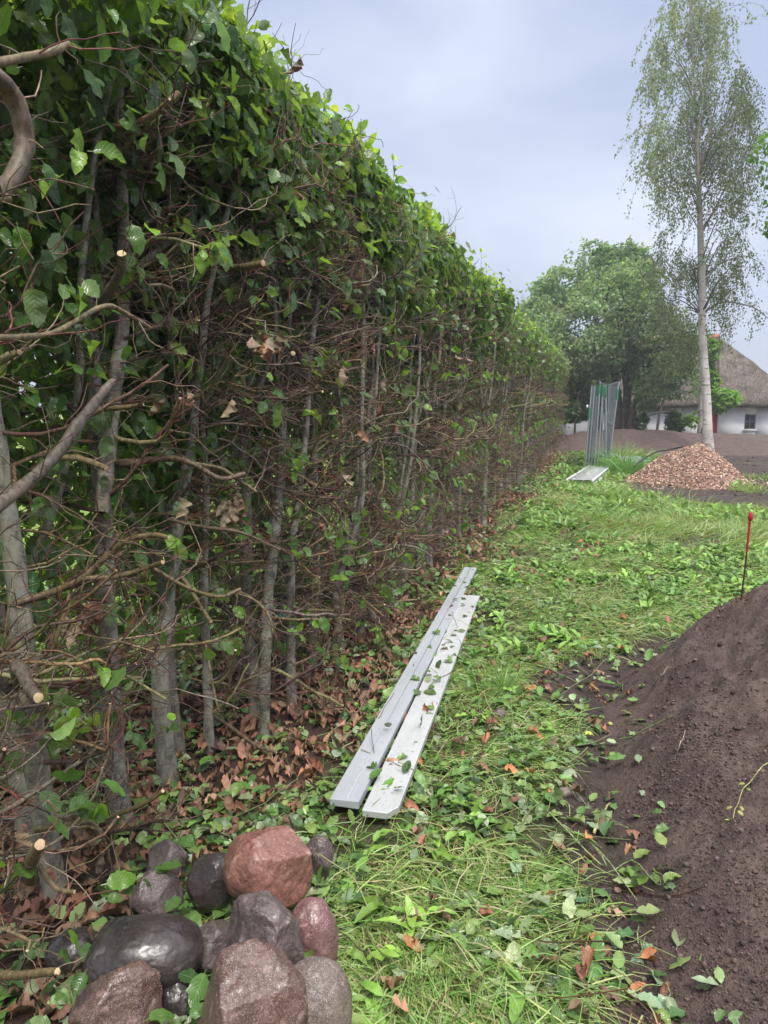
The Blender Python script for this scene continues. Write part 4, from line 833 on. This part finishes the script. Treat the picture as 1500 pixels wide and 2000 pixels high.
a = Acc(); wins = [(PY(1454, 824, wy)[0], PY(1476, 824, wy)[0], PY(1465, 839, wy)[2], PY(1465, 809, wy)[2]), (PY(1303, 824, wy)[0], PY(1328, 824, wy)[0], PY(1315, 840, wy)[2], PY(1315, 806, wy)[2])]
doors = [(PY(1370, 824, wy)[0], PY(1402, 824, wy)[0]), (PY(1222, 824, wy)[0], PY(1243, 824, wy)[0])]
ops = sorted([(w_[0], w_[1], w_[2], w_[3]) for w_ in wins]+[(d[0], d[1], -.2, ZE+.0) for d in doors]); x = wx0; zt_ = ZE+.25
for (p0, p1, zb, zz) in ops:
    box(a, ((x+p0)/2-hog[0], wy+.2-hog[1], (zt_-.3)/2), (p0-x, .4, zt_+.3), (.87, .85, .90))
    if zb > 0: box(a, ((p0+p1)/2-hog[0], wy+.2-hog[1], (zb-.3)/2), (p1-p0, .4, zb+.3), (.87, .85, .90))
    if zz < zt_-.02: box(a, ((p0+p1)/2-hog[0], wy+.2-hog[1], (zz+zt_)/2), (p1-p0, .4, zt_-zz), (.87, .85, .90))
    x = p1
box(a, ((x+wx1)/2-hog[0], wy+.2-hog[1], (zt_-.3)/2), (wx1-x, .4, zt_+.3), (.87, .85, .90))
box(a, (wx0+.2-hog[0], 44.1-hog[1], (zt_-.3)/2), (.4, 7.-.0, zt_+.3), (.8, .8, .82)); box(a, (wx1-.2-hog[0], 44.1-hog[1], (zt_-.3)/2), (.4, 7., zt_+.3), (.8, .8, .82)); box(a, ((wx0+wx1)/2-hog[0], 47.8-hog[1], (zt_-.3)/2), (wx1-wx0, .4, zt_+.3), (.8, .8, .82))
a.build('wall', M['white'], house)
for (p0, p1, zb, zz) in wins:
    f = Acc(); cx = (p0+p1)/2-hog[0]; fy = wy+.06-hog[1]; t_ = .05; gc = (.20, .18, .17)
    for sx in (p0+t_/2, p1-t_/2): box(f, (sx-hog[0], fy, (zb+zz)/2), (t_, .07, zz-zb), gc)
    for sz in (zb+t_/2, zz-t_/2): box(f, (cx, fy, sz), (p1-p0-2*t_, .07, t_), gc)
    box(f, (cx, fy, (zb+zz)/2), (.035, .05, zz-zb-2*t_), gc); box(f, (cx, fy-.002, zb+(zz-zb)*.52), (p1-p0-2*t_, .046, .03), gc)
    wo = f.build('window', M['paint'], house); g = Acc(); box(g, (cx, fy+.03, (zb+zz)/2), (p1-p0-2*t_, .012, zz-zb-2*t_), (.05, .055, .06)); g.build('pane', M['pane'], wo)
    s_ = Acc(); box(s_, (cx, wy-.04-hog[1], zb-.03), (p1-p0+.1, .12, .05), (.7, .7, .7)); s_.build('sill', M['white'], wo)
    cu = Acc()
    for k in (-1, 1):
        v = np.linspace(0, 1, 8); P = np.stack([cx+k*((p1-p0)*.12+.10*v**2), fy+.12+0*v, zz-.1-(zz-zb)*.35*v], -1); tubes(cu, P[None], np.full((1, 8), .05), 6, (.6, .6, .6))
    cu.build('curtain', M['white'], wo)
for (p0, p1) in doors:
    d = Acc(); n = 5
    for k in range(n): box(d, (p0+(k+.5)*(p1-p0)/n-hog[0], wy+.1-hog[1], (ZE-.2)/2), ((p1-p0)/n-.012, .05, ZE+.2), (.33, .025, .03))
    box(d, ((p0+p1)/2-hog[0], wy+.05-hog[1], 1.0), (p1-p0-.06, .04, .1), (.30, .02, .025)); do = d.build('door', M['red'], house)
    h_ = Acc(); box(h_, (p1-.12-hog[0], wy+.02-hog[1], .95), (.03, .06, .12), (.05, .05, .05)); h_.build('handle', M['paint'], do)
# roof: convex thatch swept round the rectangle
def ringpts(t, inset=0.):
    hx0 = HX0+(RX0-HX0)*t; hx1 = HX1+(RX1-HX1)*t; yc = 44.; hy = (44.-39.4)*(1-t)
    pts = []; n1, n2 = 60, 26
    def rc(x, y): pts.append((x, y))
    for k in range(n1): rc(hx0+(hx1-hx0)*k/n1, yc-hy)
    for k in range(n2): rc(hx1, yc-hy+2*hy*k/n2)
    for k in range(n1): rc(hx1-(hx1-hx0)*k/n1, yc+hy)
    for k in range(n2): rc(hx0, yc+hy-2*hy*k/n2)
    return np.array(pts)
a = Acc(); rows = [ringpts(.07)]; zs = [ZE+.08]; rows.append(ringpts(.0)); zs.append(ZE-.02); rows.append(ringpts(-.004)); zs.append(ZE+.20)
for t in np.linspace(.02, .995, 34): rows.append(ringpts(t)); zs.append(ZE+.22+(ZR-ZE-.22)*(t**.80))
V = np.concatenate([np.c_[r_, np.full(len(r_), z)] for r_, z in zip(rows, zs)]); n = len(rows[0]); K = len(rows)
V[:, 2] += fbm(V, .6, 3, 101)*.07; V[:, 1] += fbm(V, 1.3, 2, 105)*.05; i = (np.arange(K-1)*n)[:, None]; j = np.arange(n)[None]
F = np.stack([i+j, i+(j+1) % n, i+n+(j+1) % n, i+n+j], -1).reshape(-1, 4); a.add(V-hog, F, (1, 1, 1)); ro = a.build('roof', M['thatch'], house)
a = Acc()
for k in range(36):
    x = RX0+.1+(RX1-RX0-.2)*k/35; an = np.linspace(0, pi, 7); c = pick([(.46, .20, .12), (.55, .30, .20), (.38, .17, .11)], 1)[0]
    P = np.array([[x-.17, 44, ZR-.05], [x+.17, 44, ZR-.02]])-hog; tubes(a, P[None], np.array([[.16, .18]]), 10, c, tip=c)
a.build('ridge_tiling', M['tile'], ro)
tag(house, 'low whitewashed cottage with hipped thatched roof behind the soil bank', 'house')

# ------------------------------------------------------------------ trees
def inpoly(x, y, poly):
    c = np.zeros(len(x), bool); n = len(poly); j = n-1
    for i in range(n):
        xi, yi = poly[i]; xj, yj = poly[j]; c ^= ((yi > y) != (yj > y)) & (x < (xj-xi)*(y-yi)/(yj-yi+1e-9)+xi); j = i
    return c
def birch(Y, trunk, r0, poly, lower, nstr, ls, lab, limbs=(), dep=1.4, den=32, cols=((.11, .145, .075), (.14, .18, .09), (.08, .11, .06)), hang=(.5, 1.7)):
    tp = np.array([PY(x, y, Y) for x, y in trunk]); tp[0, 2] = top(tp[0, 0], tp[0, 1])-.1; root = empty('birch_tree', (tp[0][0], tp[0][1], float(tp[0][2])+.1)); og = np.array(root.location)
    a = Acc(); P = resample(tp, 60); t = np.linspace(0, 1, 60); R = r0*np.interp(t, [0, .04, .1, .3, .6, .8, 1], [1.55, 1.1, .95, .72, .42, .2, .06])
    tubes(a, P[None], R[None], 16, (.62, .57, .52), rough=.04); a.build('trunk', M['birch'], root, origin=og)
    # targets inside the crown outline
    px = []; 
    xs_, ys_ = zip(*poly); n = nstr*4; X = rng.uniform(min(xs_), max(xs_), n); Yp = rng.uniform(min(ys_), max(ys_), n); k = inpoly(X, Yp, poly)
    cl = fbm(xyz(X, Yp), .024, 3, int(Y)) > .0; k &= cl | (rng.random(n) < .12); X, Yp = X[k][:nstr], Yp[k][:nstr]
    T = np.array([PY(x, y, Y+(rng.normal(0, dep) if abs(x-1370) > 30 else abs(rng.normal(0, dep))+.3)) for x, y in zip(X, Yp)]); b = Acc()
    # limbs: from trunk up and out
    nl = 36; li = rng.choice(len(T), min(nl, len(T)), replace=False)
    for q in li:
        e = T[q]; zst = e[2]-abs(e[0]-np.interp(e[2], P[:, 2], P[:, 0]))*rng.uniform(.5, 1.2)-rng.uniform(.2, .8); zst = max(zst, lower)
        s = np.array([np.interp(zst, P[:, 2], P[:, 0]), np.interp(zst, P[:, 2], P[:, 1]), zst]); m1 = s*.5+e*.5+np.array([0, 0, rng.uniform(.1, .5)])
        pth = resample([s, m1, e], 9); rr = np.interp(zst, P[:, 2], R)*.32; tubes(b, pth[None], np.linspace(min(rr, .024), .006, 9)[None], 5, (.09, .07, .06))
    for lp in limbs:
        pth = resample([PY(x, y, Y+dz) for x, y, dz in lp], 24); tubes(b, pth[None], np.linspace(.034, .010, 24)[None], 7, (.13, .11, .10))
    # pendulous strands
    m = len(T); ln = rng.uniform(*hang, m); S = walk(T, rdir(m, (0, 0, -.4), .5), ln, 8, .10, (0, 0, -.35)); tubes(b, S, np.linspace(.006, .003, 8)[None]*np.ones((m, 1)), 3, (.10, .08, .06)); b.build('branches', M['bark2'], root, origin=og).name = 'branch_network'
    f = Acc(); nl = m*den; si = rng.integers(0, m, nl); u = rng.uniform(0, 6.999, nl); k0 = u.astype(int); fr = (u-k0)[:, None]; p = S[si, k0]*(1-fr)+S[si, k0+1]*fr+rng.normal(0, .07, (nl, 3))
    leaves(f, p, rdir(nl, (0, 0, -1.2), .6), rdir(nl), ls*rng.uniform(.7, 1.2, nl), pick(cols, nl, .2), 'small', 2); f.build('crown', M['tree'], root, origin=og)
    tag(root, lab, 'birch tree'); return root
def birchbark():
    m, t, p = mat('birch_bark', .7, .3); n1 = noise(t, 3.2, 4, .65, sc3=(.6, .6, 5)); n2 = noise(t, 2, 4, .6); n3 = noise(t, 9, 3, .6, sc3=(.7, .7, 3.5))
    s = nd(t, 'ShaderNodeSeparateXYZ'); c0 = nd(t, 'ShaderNodeTexCoord'); t.links.new(c0.outputs['Object'], s.inputs[0])
    c = ramp(t, n2, [(.3, (.46, .41, .37)), (.7, (.68, .64, .60))]); c = mixc(t, ramp(t, n1, [(.60, 0.), (.66, .9)]), c, (.06, .05, .045)); c = mixc(t, ramp(t, n3, [(.66, 0.), (.70, .8)]), c, (.10, .08, .07))
    low = math_(t, 'MULTIPLY', ramp(t, s.outputs[2], [(0., 1.), (.9, 0.)]), ramp(t, n3, [(.45, 0.), (.52, 1.)])); c = mixc(t, low, c, (.07, .055, .045))
    hi = ramp(t, math_(t, 'DIVIDE', s.outputs[2], 14.), [(.22, 0.), (.6, .85)]); c = mixc(t, hi, c, (.14, .115, .09))
    t.links.new(c, p.inputs['Base Color']); bump(t, p, n1, .5, .03); return m
M['birch'] = birchbark()
b1 = [(1340, 190), (1355, 120), (1380, 100), (1400, 140), (1425, 160), (1452, 110), (1470, 180), (1488, 230), (1490, 320), (1462, 400), (1440, 440), (1450, 500), (1470, 560), (1500, 600), (1495, 640), (1440, 615), (1400, 640), (1385, 560), (1375, 700), (1330, 720), (1280, 640), (1270, 520), (1290, 430), (1280, 330), (1300, 240)]
birch(27.0, [(1384, 868), (1380, 780), (1372, 650), (1371, 520), (1368, 430), (1364, 340), (1362, 280), (1372, 200), (1380, 110)], .155, b1, 4.6, 800, .078,
      'tall white barked birch with drooping twigs behind the chip pile', [[(1371, 455, 0), (1400, 400, .3), (1430, 340, .5), (1462, 290, .8), (1480, 240, 1)], [(1366, 330, 0), (1385, 260, .2), (1400, 200, .2), (1415, 150, .1)], [(1368, 300, 0), (1340, 240, .3), (1330, 190, .3)], [(1372, 520, 0), (1340, 530, -.2), (1310, 560, -.5)], [(1376, 610, 0), (1410, 590, -.5), (1470, 600, -.8), (1510, 630, -1)], [(1374, 560, 0), (1400, 520, .4), (1450, 500, .6), (1480, 510, .8)]])
b2 = [(1318, -60), (1360, -80), (1390, -20), (1425, 40), (1415, 110), (1380, 120), (1350, 150), (1320, 200), (1300, 300), (1290, 380), (1275, 400), (1262, 330), (1248, 200), (1262, 110), (1300, 30)]
birch(35.0, [(1374, 850), (1372, 700), (1369, 520), (1366, 380), (1362, 250), (1352, 100), (1345, -60)], .19, b2, 8.5, 330, .12,
      'taller pale birch behind the white barked one, its top cut by the frame', (), 1.3, 34, [(.20, .245, .16), (.24, .285, .185)], (.8, 2.6))

def tree(name, stems, blobs, n, ls, cols, lab, cat='tree', lod=2, bark=(.10, .075, .06), kind='small', holes=-.25, lim=40, barkm=None, spray=.5):
    """stems: list of lists of (point, radius); blobs: (centre, (rx,ry,rz))"""
    base = np.array(stems[0][0][0]); root = empty(name, base); a = Acc()
    ends = []
    for st in stems:
        P = resample([s[0] for s in st], 16); R = np.interp(np.linspace(0, 1, 16), np.linspace(0, 1, len(st)), [s[1] for s in st]); tubes(a, P[None], R[None], 10, np.array(bark)*rng.uniform(.8, 1.25), rough=.08); ends.append(P)
    a.build('trunk', barkm or M['bark2'], root, origin=base); E = np.concatenate(ends); b = Acc(); f = Acc()
    vol = np.array([np.prod(r)**.66 for _, r in blobs]); vol /= vol.sum()
    for (c, r), v in zip(blobs, vol):
        c = np.array(c); r = np.array(r); m = int(n*v); d = rdir(m); rad = rng.uniform(.25, 1.0, m)**.42
        bump_ = 1+.26*fbm(d*1.3+c, 1.6, 3, 7); p = c+d*r*(rad*bump_)[:, None]; k = (fbm(p, 1.5/ max(r.mean(), .4)**.5, 2, 19) > holes) | (rad < .6); p = p[k]; d = d[k]; m = len(p)
        leaves(f, p, nrm(d*.5+rng.normal(0, .5, (m, 3))+[0, 0, -.45]), rdir(m, (0, 0, .9), .6)+d*.4, ls*rng.uniform(.7, 1.25, m), pick(cols, m, .17)*(1+.25*fbm(p, .9, 2, 23)[:, None]), kind, lod)
        q = max(2, int(lim*v)); dd = rdir(q, (0, 0, .3)); e = c+dd*r*rng.uniform(.5, .95, (q, 1))
        for x in e:
            s = E[np.argmin(np.linalg.norm(E-(x*.6+c*.4)-[0, 0, .5], axis=1))]; tubes(b, resample([s, s*.45+x*.55+[0, 0, .15], x], 8)[None], np.linspace(.03, .006, 8)[None], 4, np.array(bark)*1.1)
    b.build('branch_network', M['bark2'], root, origin=base); f.build('crown', M['tree'], root, origin=base); tag(root, lab, cat); return root
def B_(px, py, Y, r, ry=None, k=None):
    c = PY(px, py, Y); s = Y/1444; return (c, (r*s, (k or r)*s, (ry or r)*s))
def S_(Y, lst): return [((PY(x, y, Y)), r) for x, y, r in lst]
GT = [(.19, .27, .145), (.235, .33, .165), (.30, .39, .19), (.15, .21, .12)]  # greens lightened and greyed, distance haze put into the leaf colour
tree('elder_tree', [S_(33, [(1212, 850, .22), (1208, 790, .18), (1195, 700, .12), (1180, 600, .06)]), S_(33, [(1220, 850, .2), (1225, 780, .16), (1240, 690, .1), (1255, 610, .05)]), S_(33, [(1206, 850, .16), (1200, 770, .12), (1212, 690, .08), (1215, 600, .05)]), S_(32.6, [(1226, 850, .12), (1236, 800, .09), (1262, 740, .05)]), S_(32.8, [(1214, 850, .14), (1222, 760, .1), (1205, 680, .07)])],
     [B_(1140, 640, 33, 75, 62), B_(1100, 700, 33, 62, 60), B_(1190, 600, 33.5, 70, 60), B_(1250, 650, 33, 70, 75), B_(1180, 690, 32.6, 66, 55), B_(1120, 765, 33.4, 40, 45), B_(1160, 760, 33.6, 45, 45), B_(1270, 730, 33, 48, 55), B_(1235, 560, 34, 55, 50), B_(1060, 640, 33.5, 38, 48)],
     46000, .15, GT, 'broad dark green many stemmed tree behind the fence panels', holes=-.3)
tree('ash_tree', [S_(37, [(1170, 850, .2), (1168, 700, .15), (1160, 560, .08), (1155, 500, .04)])], [B_(1165, 520, 37, 55, 48), B_(1110, 560, 37, 50, 42), B_(1210, 510, 37, 42, 40), B_(1065, 590, 37, 40, 34), B_(1040, 615, 37, 28, 30), B_(1245, 530, 37, 35, 40)],
     17000, .2, [(.25, .35, .19), (.29, .40, .21), (.21, .30, .17)], 'paler feathery tree rising behind the many stemmed one', kind='small', holes=-.05)
tree('leaning_sapling', [S_(31.5, [(1282, 850, .055), (1290, 800, .05), (1302, 770, .045), (1312, 735, .03), (1318, 690, .02)])], [B_(1310, 700, 31.5, 45, 50), B_(1335, 745, 31.5, 35, 35), B_(1290, 660, 32, 45, 45), B_(1345, 660, 32, 35, 55), B_(1265, 770, 31.5, 24, 28)],
     11500, .13, [(.16, .24, .11), (.20, .28, .13), (.14, .20, .10)], 'thin leaning sapling with sparse leaves left of the white birch', holes=.0, bark=(.17, .16, .12), lim=24)
tree('lime_green_bush', [S_(32.5, [(1368, 850, .04), (1385, 800, .03), (1405, 775, .02)])], [B_(1412, 775, 32.5, 26, 20), B_(1404, 788, 32.5, 15, 14), B_(1350, 822, 32.5, 12, 16), B_(1385, 745, 32.8, 16, 22), B_(1392, 690, 33, 16, 25)],
     5200, .17, [(.20, .36, .06), (.16, .30, .06), (.24, .40, .08)], 'bright green bush partly hidden by the white birch trunk', 'bush', holes=-.1, lim=20)
tree('window_shrub', [S_(33, [(1318, 850, .03), (1318, 810, .02), (1322, 790, .01)])], [B_(1318, 825, 33, 14, 22), B_(1250, 825, 33, 16, 18)], 1800, .15, [(.07, .13, .05), (.09, .16, .06)], 'dark shrub growing before the cottage window left of the birch', 'bush', lim=8)
tree('dark_shrub', [S_(32, [(1122, 855, .05), (1125, 800, .04), (1130, 770, .02)])], [B_(1118, 800, 32.2, 24, 26), B_(1098, 790, 33.8, 20, 34), B_(1140, 790, 33, 28, 30)], 5000, .14, [(.09, .14, .07), (.11, .18, .08)], 'dark shrub at the end of the hedge beneath the many stemmed tree', 'bush', lim=14)
tree('right_edge_tree', [S_(16, [(1700, 900, .16), (1690, 600, .12), (1660, 350, .08), (1600, 250, .03)])], [B_(1560, 285, 16, 62, 60), B_(1620, 380, 16, 90, 90), B_(1600, 180, 16, 70, 80), B_(1690, 280, 16, 100, 120)],
     9000, .12, [(.10, .20, .05), (.14, .26, .06)], 'leafy tree at the right edge, only its outermost twigs in view', kind='small', holes=.0)

# leaves and twigs that came to lie on the planks and among the boulders
def drop(pts, size, cols, name, lab, cat, m, kind, gp):
    for (px, py, z) in pts:
        q = G(px, py, z); a = Acc(); leaves(a, np.zeros((1, 3)), rdir(1, (0, 0, .1), 1.)*[[1, 1, .3]], rdir(1, (0, 0, 2.2), .5), size*rng.uniform(.75, 1.2), pick(cols, 1, .15), kind, 0)
        o = a.build(name, m); o.location = q; tag(o, lab, cat, gp)
drop([(742, 1215, .09), (858, 1238, .09), (868, 1262, .085), (850, 1275, .07), (866, 1290, .075), (900, 1180, .08), (884, 1170, .09), (880, 1285, .07), (760, 1420, .09), (735, 1500, .09), (722, 1520, .085), (905, 1135, .09), (820, 1330, .08), (838, 1322, .075), (845, 1345, .075), (822, 1350, .075), (860, 1330, .07), (842, 1312, .08), (800, 1455, .06), (880, 1240, .07)], .062, LG, 'fallen_leaf', 'green beech leaf lying across the two metal planks', 'leaf', M['litter'], 'fresh', 'green leaves on the planks')
drop([(345, 1800, .16), (362, 1790, .14), (378, 1770, .13), (350, 1752, .14), (205, 1900, .1), (190, 1930, .1), (385, 1915, .14), (400, 1900, .15), (600, 1860, .13), (240, 1700, .16), (262, 1722, .15), (282, 1740, .12), (330, 1700, .18), (355, 1690, .2), (400, 1640, .2), (380, 1655, .2), (415, 1630, .2), (175, 1985, .08), (80, 1945, .08), (370, 1985, .12), (290, 1990, .12), (350, 1850, .09), (165, 1880, .1)], .07, GB+LG[:2], 'green_leaf', 'dark green beech leaf caught among the boulders', 'leaf', M['leaf'], 'fresh', 'green leaves among the boulders')
drop([(765+int(i*6.4)+int(v*8), 1555-int(i*15.4), .05+.02*(i % 2)) for i, v in enumerate(np.random.default_rng(4).normal(0, 1, 26))], .066, LG+GB, 'fallen_leaf', 'green beech leaf overlapping the right edge of the shorter plank', 'leaf', M['litter'], 'fresh', 'green leaves on the planks')

# ------------------------------------------------------------------ damp air
hm = bpy.data.materials.new('damp_air'); hm.use_nodes = True; ht = hm.node_tree; ht.nodes.clear()
ho = ht.nodes.new('ShaderNodeOutputMaterial'); hv = ht.nodes.new('ShaderNodeVolumePrincipled'); hv.inputs['Density'].default_value = .0022; hv.inputs['Color'].default_value = (.86, .9, .96, 1); hv.inputs['Anisotropy'].default_value = .2
ht.links.new(hv.outputs[0], ho.inputs['Volume'])
a = Acc(); box(a, (0, 150, 11.), (1240, 1540, 26.)); o = a.build('haze', hm, smooth=False); tag(o, 'thin damp air paling the far trees', 'haze', kind='stuff')
